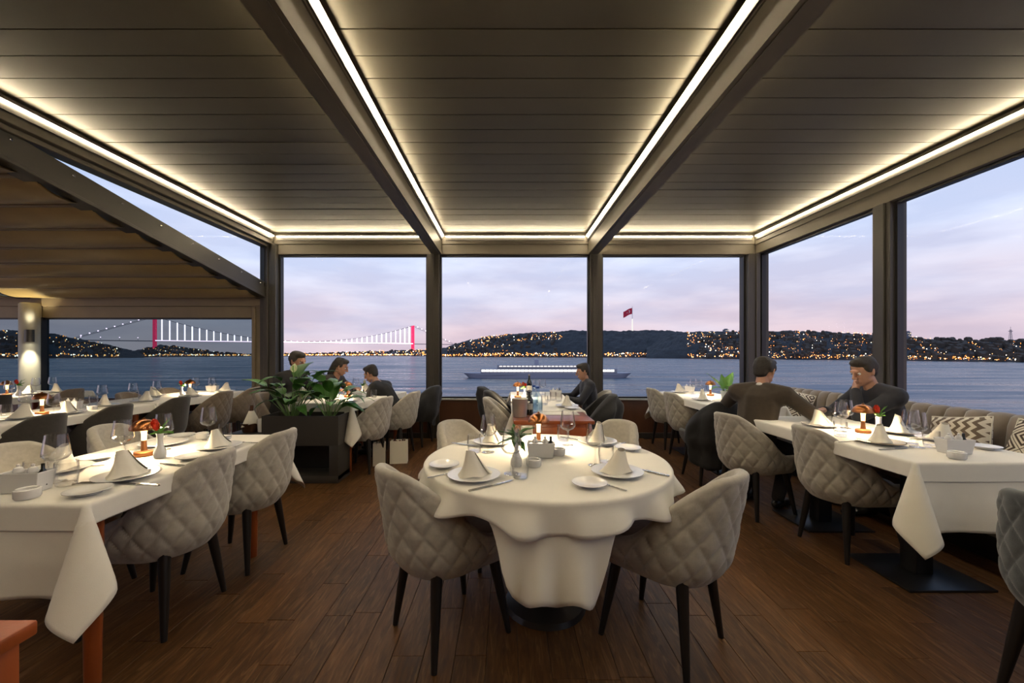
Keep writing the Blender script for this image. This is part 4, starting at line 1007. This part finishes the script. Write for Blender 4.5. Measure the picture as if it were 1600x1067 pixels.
def vase(x, y, label, kind, seed, h=.12):
    rr = random.Random(seed); t = thing('bud_vase', label, 'vase', (x, y, ZT0), rr.uniform(0, 6)); k = h/.12
    prof = {'bulb': [(.001, 0), (.024, 0), (.027, .012), (.026, .03), (.014, .06), (.011, .085), (.016, .12), (.013, .12), (.009, .086), (.012, .06), (.02, .03), (.001, .01)],
            'tube': [(.001, 0), (.018, 0), (.020, .004), (.017, .05), (.0155, .10), (.017, .12), (.0145, .12), (.013, .1), (.014, .05), (.001, .01)]}['tube' if kind == 'tube' else 'bulb']
    obj('vessel', MB().lathe([(r*k, z*k) for r, z in prof], 20).mesh('vessel', CERAM if kind != 'grey' else mat('stone_glaze', (.45, .44, .38), .3)), t)
    def flower(p, m, r, n):
        f = obj('flower', MB().lathe([(.001, -.01), (r*.3, -.006), (r*.35, 0)], 8).mesh('flower', STEMG), t, p)
        for q in range(n):
            a = 2*pi*q/n; o = obj('petal', leaf_mesh(r*2.0, r*1.5, -.9, m, .5, 6), f, (0, 0, 0)); o.rotation_euler = (1.0+.25*(q % 2), 0, a)
    if kind == 'tulip':
        obj('flower_stem', MB().tube([(0, 0, .06*k), (.004, 0, h+.03)], .003, 6).mesh('flower_stem', STEMG), t)
        flower((.004, 0, h+.035), PEACH, .018, 4)
        lm = leaf_mesh(.105, .042, .7, LEAF)
        for q in range(9):
            a = 2*pi*q/9+rr.uniform(-.3, .3); o = obj('leaf', lm, t, (0, 0, h*rr.uniform(.9, 1.2))); o.rotation_euler = (rr.uniform(-.1, .9), 0, a)
    else:
        for q in range(3):
            a = rr.uniform(0, 6); p = (.022*cos(a), .022*sin(a), h+.018+.012*q)
            obj('flower_stem', MB().tube([(0, 0, .06*k), (p[0]*.4, p[1]*.4, h), p], .0018, 5).mesh('flower_stem', STEMG), t)
            if q < 2: flower(p, RED if kind != 'green' else PAPER, .024, 5)
        lm = leaf_mesh(.055, .022, .5, LEAF_L if kind != 'green' else LEAF)
        for q in range(6):
            a = rr.uniform(0, 6.28); o = obj('leaf', lm, t, (0, 0, h)); o.rotation_euler = (rr.uniform(.1, 1.2), 0, a)
        for q in range(6):
            a = rr.uniform(0, 6.28); d = rr.uniform(.03, .06); zz = rr.uniform(.03, .085)
            obj('sprig', MB().tube([(0, 0, h*.8), (d*.4*cos(a), d*.4*sin(a), h+zz*.6), (d*cos(a), d*sin(a), h+zz)], [.0012, .0018, .0008], 5).mesh('sprig', LEAF_L), t)
    return t
rs = random.Random(5)
def at(proto, px, py, label, group, rz=None, dz=0, z=.75):
    x, y = P(px, py, z); return proto.spawn((x, y, ZT0+dz), rs.uniform(0, 6.28) if rz is None else R(rz), label, group)
def nap(px, py, where, k=None, rz=None, plate=True, gold=False, charger='charger plate'):
    if plate: at(CHARGER_G if gold else CHARGER, px, py, ('gold rimmed' if gold else 'white')+' plate under the napkin at '+where, 'charger plates')
    at(rs.choice(NAP) if k is None else NAP[k], px, py-1, 'ivory cone napkin at '+where, 'folded napkins', rz, .0075 if plate else 0)
def wine(px, py, where): at(WINE, px, py, 'stemmed wine glass '+where, 'wine glasses')
def tumb(px, py, where): at(TUMB, px, py, 'clear water tumbler '+where, 'water tumblers')
def side(px, py, where): at(SIDEP, px, py, 'small white side plate '+where, 'side plates')
def fork(px, py, rz, where): at(FORK, px, py, 'steel fork '+where, 'forks', rz)
def knife(px, py, rz, where): at(KNIFE, px, py, 'steel table knife '+where, 'knives', rz)
# --- round table
w = 'the round table'
nap(740.5, 747.6, 'the front left seat of '+w, 0, 20); side(694, 731, 'left of the front left setting on '+w)
fork(700, 742, -52, 'left of the front left charger on '+w); knife(768, 761, -52, 'right of the front left charger on '+w)
wine(799, 742, 'at the front left seat of '+w); tumb(813, 748, 'beside the front left wine glass of '+w)
nap(770, 694, 'the back left seat of '+w, 1); wine(763, 708, 'at the back left seat of '+w); tumb(741, 708, 'at the back left seat of '+w)
knife(729, 697, 60, 'beside the back left tumbler of '+w); fork(797, 686, -130, 'beyond the back left napkin of '+w)
nap(933, 693, 'the back right seat of '+w, 2); side(981, 704, 'at the back right seat of '+w); wine(887, 697, 'left of the back right napkin on '+w); tumb(880, 690, 'left of the back right napkin on '+w)
fork(962, 697, 130, 'beside the back right side plate of '+w); knife(899, 688, -130, 'beside the back right wine glass of '+w)
nap(964, 742, 'the front right seat of '+w, 3, 200); side(921, 761, 'at the front right seat of '+w); wine(930, 729, 'at the front right seat of '+w); tumb(947, 726, 'at the front right seat of '+w)
fork(946, 759, 40, 'between the front right side plate and charger of '+w); knife(1009, 738, 42, 'right of the front right charger on '+w)
at(CADDY, 845, 715, 'white ceramic condiment caddy in the middle of '+w, 'condiment caddies', -4)
at(DISH, 834, 730, 'small round white dish in front of the caddy on '+w, 'small white dishes'); at(DISH, 873, 712, 'small round white dish right of the caddy on '+w, 'small white dishes')
at(LAMP, 841.5, 698, 'copper mushroom lamp lit in the middle of '+w, 'copper table lamps')
x, y = P(807, 730); vase(x, y, 'stone grey vase with a peach tulip and green leaves on '+w, 'tulip', 4, .125)
# --- front left table
w = 'the front left table'
at(CADDY, 42, 769, 'white ceramic condiment caddy at the near end of '+w, 'condiment caddies', 6); at(DISH, 43, 780, 'round white dish before the caddy on '+w, 'small white dishes')
wine(88, 755, 'nearest the camera on '+w); tumb(104, 760, 'beside the caddy on '+w); tumb(56, 757, 'behind the caddy on '+w)
side(138, 773, 'at the near right corner of '+w); nap(199, 748, 'the near right seat of '+w, 2, 70); fork(163, 756, 95, 'between side plate and charger at the near right of '+w); knife(214, 759, 80, 'at the near right seat of '+w)
nap(92, 738, 'the near left seat of '+w, 0, 250); side(150, 720, 'on the left side of '+w); knife(121, 731, -80, 'on the left side of '+w)
wine(192, 720, 'in front of the lamp on '+w); at(LAMP, 225, 713, 'copper mushroom lamp lit on '+w, 'copper table lamps')
x, y = P(250, 716); vase(x, y, 'white bulb vase with a red flower beside the lamp on '+w, 'bulb', 3, .125)
knife(276, 729, 75, 'by the far right side plate of '+w); side(300, 718, 'at the far right seat of '+w); nap(341, 701, 'the far right seat of '+w, 3, 80); fork(388, 693, 85, 'right of the far napkin on '+w)
wine(326, 688, 'at the far end of '+w); tumb(352, 687, 'at the far end of '+w); at(DISH, 316, 686, 'round white dish at the far end of '+w, 'small white dishes')
at(CHARGER, 256, 696, 'bare charger plate at the far left seat of '+w, 'charger plates'); side(284, 684, 'at the far left corner of '+w); tumb(208, 708, 'behind the lamp on '+w); wine(256, 704, 'behind the vase on '+w)
# --- right bench table
w = 'the right bench table'
nap(1282, 667, 'the far left seat of '+w, 0); wine(1314, 675, 'at the far left seat of '+w); wine(1322, 670, 'second from the window on '+w); tumb(1313, 683, 'at the far left seat of '+w); tumb(1291, 662, 'at the far end of '+w)
at(LAMP, 1348.6, 677, 'copper mushroom lamp lit on '+w, 'copper table lamps'); x, y = P(1373, 679); vase(x, y, 'white tube vase with red flowers beside the lamp on '+w, 'tube', 6, .115)
nap(1375, 694, 'the near left seat of '+w, 1, None, True, True); knife(1396, 703, -75, 'before the gold rimmed charger on '+w); fork(1332, 691, -80, 'left of the gold rimmed charger on '+w)
nap(1403, 678, 'the middle bench seat of '+w, 2, None, True, True); wine(1423, 694, 'nearest the near end of '+w); wine(1433, 700, 'beside the caddy on '+w); tumb(1455, 700, 'beside the caddy on '+w)
at(CADDY, 1491, 709, 'white ceramic condiment caddy at the near end of '+w, 'condiment caddies', -3); at(DISH, 1495, 718, 'round white dish before the caddy on '+w, 'small white dishes')
nap(1470, 690, 'the near bench side seat of '+w, 3); side(1537, 702, 'at the near right corner of '+w); knife(1452, 688, 85, 'at the near bench side seat of '+w)
# --- right window table
w = 'the right window table'
nap(1062, 614, 'the window end of '+w, 0); nap(1098, 626, 'the near left seat of '+w, 2); wine(1083, 616, 'on the left of '+w); wine(1092, 617, 'left of the lamp on '+w); tumb(1100, 613, 'near the window on '+w)
at(CADDY, 1076, 612.5, 'white caddy near the window on '+w, 'condiment caddies', 0); at(LAMP, 1110, 619, 'copper mushroom lamp lit on '+w, 'copper table lamps')
nap(1158, 629, 'the right seat of '+w, 1); side(1128, 632, 'at the near end of '+w)
x, y = P(1133, 623); t = thing('potted_plant', 'plant with broad bright green leaves on the right window table', 'plant', (x, y, ZT0))
obj('pot', MB().lathe([(.001, 0), (.04, 0), (.052, .09), (.047, .09), (.04, .07), (.001, .07)], 20).mesh('pot', CERAM), t)
for a, el, L_, W_, b in ((150, 58, .25, .13, .35), (35, 62, .26, .13, .4), (-20, 40, .22, .15, .7), (200, 25, .20, .11, .8), (80, 70, .2, .1, .3), (-80, 35, .2, .13, .9)):
    s_ = obj('stem', MB().tube([(0, 0, .05), (.03*cos(R(a)), .03*sin(R(a)), .11)], .004, 6).mesh('stem', STEMG), t)
    o = obj('leaf', leaf_mesh(L_, W_, b, LEAF_L), t, (.03*cos(R(a)), .03*sin(R(a)), .11)); o.rotation_euler = (R(el), 0, R(a-90))
# --- middle window table and the cabinet in front of it
w = 'the middle window table'
at(LAMP, 809, 622, 'copper mushroom lamp lit on '+w, 'copper table lamps'); x, y = P(820, 621); vase(x, y, 'white vase with a red flower on '+w, 'bulb', 9, .11)
nap(886, 636, 'the near right seat of '+w, 1); side(893, 640, 'at the near right corner of '+w)
wine(838, 620, 'near the bottle on '+w); wine(848, 617, 'in the middle of '+w); tumb(856, 627, 'left of three on '+w); tumb(864, 626, 'middle of three on '+w); tumb(873, 628, 'right of three on '+w)
tumb(851, 633, 'at the near end of '+w); at(CADDY, 868, 620, 'white caddy on '+w, 'condiment caddies', 0)
def bottle(px, py, h, r, m, label, name='bottle', cap=None):
    x, y = P(px, py); t = thing(name, label, 'bottle', (x, y, ZT0 if y > 3.72 else .7515))
    obj('glass_body', MB().lathe([(.001, 0), (r*.95, 0), (r, .008), (r, h*.58), (r*.85, h*.66), (r*.4, h*.78), (r*.36, h*.97), (.001, h*.97)], 20).mesh('glass_body', m), t)
    obj('cap', MB().lathe([(r*.40, h*.93), (r*.40, h), (.001, h)], 14).mesh('cap', cap or STEEL), t)
    obj('label_band', MB().lathe([(r*1.012, h*.22), (r*1.012, h*.46)], 20).mesh('label_band', PAPER if m is DGLASS else BGLASS), t)
bottle(827, 618, .27, .034, DGLASS, 'dark wine bottle standing beside the red flower')
bottle(840, 651, .26, .042, BGLASS, 'clear water bottle nearest on the wooden cabinet', 'water_bottle', mat('blue_cap', (.03, .10, .4), .4))
bottle(834, 644, .25, .040, BGLASS, 'second clear water bottle behind the first on the cabinet', 'water_bottle', MATS['blue_cap'])
bottle(827, 648, .22, .034, DGLASS, 'dark bottle with a white label between bucket and water bottles')
x, y = P(812, 651); t = thing('ice_bucket', 'brushed steel ice bucket on the wooden cabinet', 'ice bucket', (x, y, .7515))
obj('bucket', MB().lathe([(.001, .004), (.054, .004), (.056, 0), (.060, .01), (.068, .15), (.071, .155), (.068, .158), (.064, .15), (.056, .014), (.001, .012)], 28).mesh('bucket', BUCKET), t)
for s in (-1, 1): obj('handle', MB().tube([(s*.066, -.018, .12), (s*.082, -.014, .125), (s*.084, 0, .126), (s*.082, .014, .125), (s*.066, .018, .12)], .0045, 8).mesh('handle', BUCKET), t)
o = obj('paper_sheet', MB().box(-.20, .16, -.10, .08, 0, .0012).mesh('paper_sheet', PAPER, smooth=0), None, (.49, 3.60, .7515)); tag(o, 'white paper sheet on the wooden cabinet top', 'paper')
# --- table behind the planter
w = 'the table behind the planter'
at(LAMP, 543, 621, 'copper mushroom lamp lit on '+w, 'copper table lamps'); at(CADDY, 562, 623, 'white caddy on '+w, 'condiment caddies', -20)
x, y = P(567, 618); vase(x, y, 'white vase with long green leaves on '+w, 'green', 12, .12)
side(520, 627, 'left of the lamp on '+w); nap(572, 613.5, 'the far right seat of '+w); wine(584, 617, 'at the right of '+w); wine(590, 615.5, 'by the window on '+w); tumb(584, 622, 'at the right edge of '+w); tumb(548, 618, 'by the window on '+w); wine(556, 613.5, 'behind the lamp on '+w)
at(CHARGER, 546, 627.5, 'charger plate at the near right seat of '+w, 'charger plates'); at(CHARGER, 520, 621.3, 'charger plate before the man in black on '+w, 'charger plates')
# --- annex tables
w = 'the near annex table'
at(LAMP, 65.6, 648.5, 'copper mushroom lamp lit on '+w, 'copper table lamps'); wine(84, 652, 'right of the lamp on '+w); nap(108, 647, 'the middle right seat of '+w, 1); at(CADDY, 112, 640, 'white caddy on '+w, 'condiment caddies', 10)
wine(40, 646, 'left of the lamp on '+w); nap(35, 655, 'the near seat of '+w, 2); tumb(10, 650, 'at the left edge of '+w); at(DISH, 144, 641, 'round white dish on '+w, 'small white dishes')
tumb(146, 632.5, 'at the far end of '+w); tumb(132, 640, 'beside the caddy on '+w); nap(163, 635, 'the far right seat of '+w, 0); wine(160, 632, 'at the far end of '+w)
w = 'the far annex table'
wine(208, 627, 'at the near end of '+w); nap(228, 627.8, 'the near right seat of '+w, 1); nap(241, 620, 'the middle left seat of '+w, 0); wine(245, 622, 'in the middle of '+w); tumb(222, 624, 'at the near left of '+w)
x, y = P(284, 617.5); vase(x, y, 'white vase with red and yellow flowers on '+w, 'bulb', 21, .11); at(LAMP, 297, 616.5, 'copper mushroom lamp lit on '+w, 'copper table lamps'); wine(306, 614, 'right of the lamp on '+w); at(DISH, 285, 622.5, 'round white dish on '+w, 'small white dishes')
wine(331, 613.5, 'at the window end of '+w); nap(352, 612.5, 'the window end of '+w, 2); at(CADDY, 332, 611.5, 'white caddy at the window end of '+w, 'condiment caddies', 5); nap(300, 620, 'the far right seat of '+w, 3)
w = 'the outer annex table'
at(LAMP, 11, 619, 'copper mushroom lamp lit on '+w, 'copper table lamps'); x, y = P(29, 619); vase(x, y, 'white vase with a red flower on '+w, 'bulb', 30, .13)
wine(14, 621.5, 'left of the vase on '+w); wine(56, 614, 'right of the lit post on '+w); nap(44, 617, 'the middle seat of '+w, 1); wine(82, 612, 'at the window end of '+w); nap(88, 614, 'the window end of '+w, 2); tumb(24, 617, 'behind the vase on '+w)
# ============================================================ PEOPLE
def ball_pts(c, r, n=10, m=6):
    c = Vector(c); rx, ry, rz_ = r if hasattr(r, '__len__') else (r, r, r)
    return [c+Vector((rx*cos(2*pi*i/n)*sin(pi*j/m), ry*sin(2*pi*i/n)*sin(pi*j/m), rz_*cos(pi*j/m))) for j in range(m+1) for i in range(n if 0 < j < m else 1)]
def hull_into(bm, balls):
    pts = [p for c, r in balls for p in ball_pts(c, r)]
    vs_ = [bm.verts.new(p) for p in pts]
    res = bmesh.ops.convex_hull(bm, input=vs_)
    junk = [g_ for g_ in res['geom_interior'] if isinstance(g_, bmesh.types.BMVert)] + [g_ for g_ in res['geom_unused'] if isinstance(g_, bmesh.types.BMVert)]
    bmesh.ops.delete(bm, geom=list({v for v in junk}), context='VERTS')
def fuse(name, hulls, m, voxel=.009, it=4, fac=.6):
    bm = bmesh.new()
    for h in hulls: hull_into(bm, h)
    me = bpy.data.meshes.new(name); bm.to_mesh(me); bm.free()
    o = bpy.data.objects.new('tmp', me); C.objects.link(o)
    r = o.modifiers.new('r', 'REMESH'); r.mode = 'VOXEL'; r.voxel_size = voxel
    s = o.modifiers.new('s', 'SMOOTH'); s.factor = fac; s.iterations = it
    dg = bpy.context.evaluated_depsgraph_get(); out = bpy.data.meshes.new_from_object(o.evaluated_get(dg))
    bpy.data.objects.remove(o); bpy.data.meshes.remove(me)
    out.name = name; out.materials.clear(); out.materials.append(m)
    out.polygons.foreach_set('use_smooth', [True]*len(out.polygons))
    return out
SKIN = mat('skin', (.50, .27, .18), .55, var=.08, vscale=20, spec=.4)
EYEW = mat('eye_white', (.75, .73, .70), .3); EYED = mat('eye_dark', (.02, .012, .01), .2)
def ik(a, b, l1, l2, pole):
    a, b, pole = Vector(a), Vector(b), Vector(pole); d = b-a; L_ = min(d.length, (l1+l2)*.999); d.normalize()
    x = (l1*l1-l2*l2+L_*L_)/(2*L_); h = sqrt(max(0, l1*l1-x*x)); p = pole-d*pole.dot(d); p.normalize()
    return a+d*x+p*h, a+d*L_
def hand(w, fwd, nrm, side_, curl):
    # palm, four fingers of unequal length with two bends, thumb from the side of the palm
    fwd = Vector(fwd).normalized(); nrm = (Vector(nrm)-fwd*Vector(nrm).dot(fwd)).normalized(); lat = fwd.cross(nrm)*side_; w = Vector(w); H = []
    k = w+fwd*.085
    for q in (-.027, -.009, .009, .027): H.append([(w+fwd*.012+lat*q*.7, .016), (k+lat*q, .0125)])
    H.append([(w+lat*.012+fwd*.02, .015), (w-lat*.012+fwd*.02, .015), (k+lat*.022, .012), (k-lat*.022, .012)])
    for q, L_ in ((-.029, .062), (-.010, .078), (.010, .083), (.029, .072)):
        p = k+lat*q; ang = 0; prev = p
        for s_, (f, rr_) in enumerate(((.45, .0092), (.30, .0084), (.25, .0074))):
            ang += curl*(.8 if s_ == 0 else 1.0); nx_ = prev+(fwd*cos(ang)+nrm*sin(ang)+lat*q*.6)*L_*f; H.append([(prev, rr_), (nx_, rr_*.9)]); prev = nx_
    tb = w+fwd*.028+lat*.026; t1 = tb+(fwd*.6+lat*.7+nrm*.35)*.038; t2 = t1+(fwd*.85+lat*.15+nrm*.5*(.5+curl))*.032
    H += [[(w+fwd*.02+lat*.01, .014), (tb, .0125)], [(tb, .0125), (t1, .0100)], [(t1, .0100), (t2, .0082)]]
    return H
def person(loc, rz, label, lean, hands, head, outfit, group='seated guests', scale=1.0, hair='short', haircol=(.015, .011, .009), twist=0.0, feet=((-.12, .38), (.12, .42)), poles=None, beard=False, knees=.0, collar=None):
    """seated figure facing local +y; origin on the floor below the hips. lean: forward bend in degrees; hands: world free local targets"""
    t = thing('person', label, 'person', loc, R(rz), group); t.scale = (scale,)*3
    ls, lc = sin(R(lean)), cos(R(lean)); hipz = .545
    def up(d, fy=0.0, x=0.0):      # along the leaning spine
        p = Vector((x, 0, hipz))+Vector((0, ls*d+lc*fy, lc*d-ls*fy)); c_, s_ = cos(R(twist)*d/.5), sin(R(twist)*d/.5); return Vector((p.x*c_-p.y*s_, p.x*s_+p.y*c_, p.z))
    pel, waist, chest, neck0 = up(0), up(.16), up(.36), up(.50, .01)
    shL, shR = up(.44, .0, -.185), up(.44, .0, .185)
    hp, hy = head     # pitch down, yaw (degrees)
    hc = neck0+Vector((0, ls*.12+.03, .135)) if True else None
    hd = Matrix.Rotation(R(hy), 3, 'Z') @ Matrix.Rotation(-R(hp), 3, 'X')
    def H_(x, y, z): return hc+hd @ Vector((x, y, z))
    # head: skull, face, jaw, nose, brow, lips, ears
    hh = [[(H_(0, -.012, .030), (.074, .088, .080)), (H_(0, .012, -.02), (.064, .072, .07))], [(H_(0, .02, -.03), (.058, .062, .05)), (H_(0, .052, -.092), (.030, .022, .018))],
          [(H_(-.045, .015, -.06), (.016, .03, .025)), (H_(.045, .015, -.06), (.016, .03, .025)), (H_(0, .06, -.09), .018)],
          [(H_(0, .085, .018), .009), (H_(0, .108, -.022), .0115)], [(H_(-.013, .096, -.028), .008), (H_(.013, .096, -.028), .008)],
          [(H_(-.03, .078, .028), .010), (H_(.03, .078, .028), .010)], [(H_(-.018, .086, -.056), .0065), (H_(.018, .086, -.056), .0065)], [(H_(-.015, .084, -.066), .007), (H_(.015, .084, -.066), .007)]]
    for s in (-1, 1): hh.append([(H_(s*.076, -.005, .018), (.008, .018, .016)), (H_(s*.073, -.002, -.022), (.007, .011, .012))])
    neck = [[(neck0-Vector((0, 0, .03)), .056), (H_(0, -.012, -.065), .05)]]
    body = hh+neck
    # torso
    torso = [[(pel, (.155, .105, .10)), (waist, (.135, .095, .08))], [(waist, (.135, .095, .08)), (chest, (.150, .105, .10))], [(chest, (.150, .105, .10)), (up(.45), (.13, .075, .05))],
             [(shL, .055), (up(.475, 0, -.05), .045)], [(shR, .055), (up(.475, 0, .05), .045)], [(shL, .055), (chest, (.12, .09, .08)), (shR, .055)], [(up(.47), .06), (neck0, .05)]]
    body += torso
    arms, legs, clothA, clothL, shoes = [], [], [], [], []
    for k, (sh, hd_, s) in enumerate(((shL, hands[0], -1), (shR, hands[1], 1))):
        pole = (poles[k] if poles else (s*.8, -.4, -.5)); el, wr = ik(sh, hd_[0], .285, .255, pole)
        arms += [[(sh, .048), (el, .036)], [(el, .036), (wr, .026)]]
        clothA += [[(sh, .066), (sh.lerp(el, .5), .060), (el, .051)], [(el, .051), (wr.lerp(el, .12), .040)]]
        f = (wr-el).normalized()
        if len(hd_) > 1: f = Vector(hd_[1])
        nr = hd_[2] if len(hd_) > 2 else (0, 0, -1)
        arms += hand(wr, f, nr, s*-1, hd_[3] if len(hd_) > 3 else .45)
    for s, ft in ((-1, feet[0]), (1, feet[1])):
        hip = pel+Vector((s*.09, .02, -.01)); ank = Vector((ft[0], ft[1], .085)); kn, ank = ik(hip, ank, .43, .42, (s*knees, .8, .7))
        legs += [[(hip, .082), (kn, .054)], [(kn, .052), (kn.lerp(ank, .35), .052)], [(kn.lerp(ank, .3), .052), (ank, .036)]]
        clothL += [[(hip, .094), (kn, .068)], [(kn, .067), (kn.lerp(ank, .4), .062)], [(kn.lerp(ank, .35), .062), (ank, .050)]]
        fw = Vector((0, 1, 0)); toe = Vector((ank.x+s*.01, ank.y+.15, .03))
        legs += [[(ank-Vector((0, .03, .04)), .030), (toe, .022)]]
        shoes.append([[(Vector((ank.x, ank.y-.045, .034)), .034), (Vector((ank.x, ank.y+.02, .05)), .042)], [(Vector((ank.x, ank.y+.0, .036)), .036), (Vector((toe.x, toe.y-.05, .032)), (.042, .05, .031)), (Vector((toe.x, toe.y+.02, .024)), (.03, .03, .023))]])
    body += arms+legs
    obj('body', fuse('body', body, SKIN, .0062, 2, .5), t)
    jm, tm, sm_ = outfit
    infl = lambda L_, e: [[(c, tuple(q+e for q in r) if hasattr(r, '__len__') else r+e) for c, r in h_] for h_ in L_]
    jk = infl(torso[:6], .020)+clothA+[[(pel-Vector((0, 0, .03)), (.175, .125, .09)), (waist, (.16, .118, .08))]]
    j = obj('jacket', fuse('jacket', jk, jm, .010, 4, .5), t)
    for s, h_ in ((-1, hands[0]), (1, hands[1])): pass
    if collar: obj('collar', fuse('collar', [[(up(.475, .0, -.045), .03), (up(.50, -.035), .026), (up(.475, .0, .045), .03)], [(neck0+Vector((0, -.012, -.012)), (.064, .060, .024)), (neck0+Vector((0, 0, .012)), (.061, .058, .014))]], collar, .007, 3), j)
    obj('trousers', fuse('trousers', clothL+[[(pel, (.168, .118, .085)), (pel-Vector((0, 0, .03)), (.165, .125, .07))]], tm, .010, 4, .5), t)
    for h_ in shoes: obj('shoe', fuse('shoe', h_, sm_, .007, 3), t)
    hm = mat('hair_%d' % int(haircol[0]*1000), haircol, .6, var=.3, vscale=60, bump=.3, bscale=120)
    hr = [[(H_(0, -.022, .045), (.082, .092, .080))], [(H_(0, .03, .085), (.062, .05, .035)), (H_(0, -.05, .05), (.078, .062, .07))], [(H_(0, -.06, .02), (.074, .05, .06)), (H_(0, -.055, -.04), (.058, .036, .035))]]
    for s in (-1, 1): hr.append([(H_(s*.068, -.03, .03), (.016, .045, .05)), (H_(s*.07, .015, .035), (.012, .02, .035))])
    if hair == 'long': hr += [[(H_(0, -.07, .0), (.082, .045, .07)), (H_(0, -.085, -.14), (.075, .035, .06))]]
    obj('hair', fuse('hair', hr, hm, .008, 3), t)
    if beard: obj('beard', fuse('beard', [[(H_(-.05, .02, -.06), .02), (H_(0, .062, -.098), (.034, .026, .022)), (H_(.05, .02, -.06), .02)]], hm, .007, 2), t)
    for s in (-1, 1):
        e = obj('eye', MB().lathe([(.001, -.0105), (.0075, -.0075), (.0105, 0), (.0075, .0075), (.001, .0105)], 12).mesh('eye', EYEW), t, H_(s*.030, .0735, .008))
        obj('iris', MB().lathe([(.001, -.005), (.005, 0), (.001, .005)], 10).mesh('iris', EYED), e, hd @ Vector((0, .0085, 0)))
    return t
BROWN = mat('brown_suit_cloth', (.040, .028, .017), .85, var=.12, vscale=30, sheen=.15)
NAVY = mat('dark_navy_jacket', (.018, .020, .030), .8, var=.2, vscale=20, sheen=.1)
BLK = mat('black_sweater', (.012, .012, .013), .85, var=.15, vscale=25)
CHAR = mat('charcoal_knit', (.05, .045, .042), .9, var=.15, vscale=25)
TROU = mat('dark_trousers', (.022, .019, .017), .85)
SHOE = mat('black_shoe_leather', (.01, .009, .009), .3)
WSHIRT = mat('white_shirt_collar', (.7, .7, .7), .8)
person((2.05, 3.30, 0), -56, 'person in a brown suit seen from behind, leaning over the right bench table', 22,
       (((-.16, .40, .80), (.35, .9, -.1), (0, 0, -1), .35), ((.24, .42, .80), (-.2, .95, -.1), (0, 0, -1), .35)), (18, -10), (BROWN, TROU, SHOE), twist=6, collar=WSHIRT, poles=((-.95, -.25, -.25), (.85, -.3, -.45)), feet=((-.15, .16), (.10, .22)))
person((3.20, 3.25, 0), 84, 'person in a dark jacket sitting on the bench with a hand raised to the mouth', 20,
       (((.02, .30, 1.00), (.15, -.35, .9), (0, -1, 0), .9), ((.16, .46, .80), (-.6, .8, 0), (0, 0, -1), .4)), (22, 12), (NAVY, TROU, SHOE), haircol=(.02, .014, .01), collar=NAVY, poles=((-.6, .1, -.8), (.8, -.3, -.5)), feet=((-.1, .30), (.12, .33)))
person((-2.72, 4.80, 0), -98, 'person in black sitting behind the planter beside the corner post', 16,
       (((-.14, .40, .81), (.5, .85, 0), (0, 0, -1), .4), ((.2, .38, .81), (-.3, .95, 0), (0, 0, -1), .4)), (14, -12), (BLK, TROU, SHOE), haircol=(.03, .022, .016), scale=1.03, collar=BLK)
person((-2.60, 5.46, 0), -98, 'person with dark hair leaning over the table in front of the bridge window', 30,
       (((-.14, .46, .81), (.5, .85, 0), (0, 0, -1), .4), ((.2, .44, .81), (-.3, .95, 0), (0, 0, -1), .4)), (24, 10), (CHAR, TROU, SHOE), hair='long')
person((-1.40, 5.14, 0), 80, 'person in black bending forward on the right of the planter side table', 36,
       (((-.14, .46, .81), (.5, .85, 0), (0, 0, -1), .4), ((.2, .44, .81), (-.3, .95, 0), (0, 0, -1), .4)), (26, 0), (BLK, TROU, SHOE), scale=.95)
person((1.10, 5.12, 0), 92, 'person in dark clothes seated right of the middle window table', 8,
       (((-.14, .42, .81), (.5, .85, 0), (0, 0, -1), .4), ((.2, .42, .81), (-.3, .95, 0), (0, 0, -1), .4)), (14, 6), (NAVY, TROU, SHOE), scale=.90, collar=NAVY)
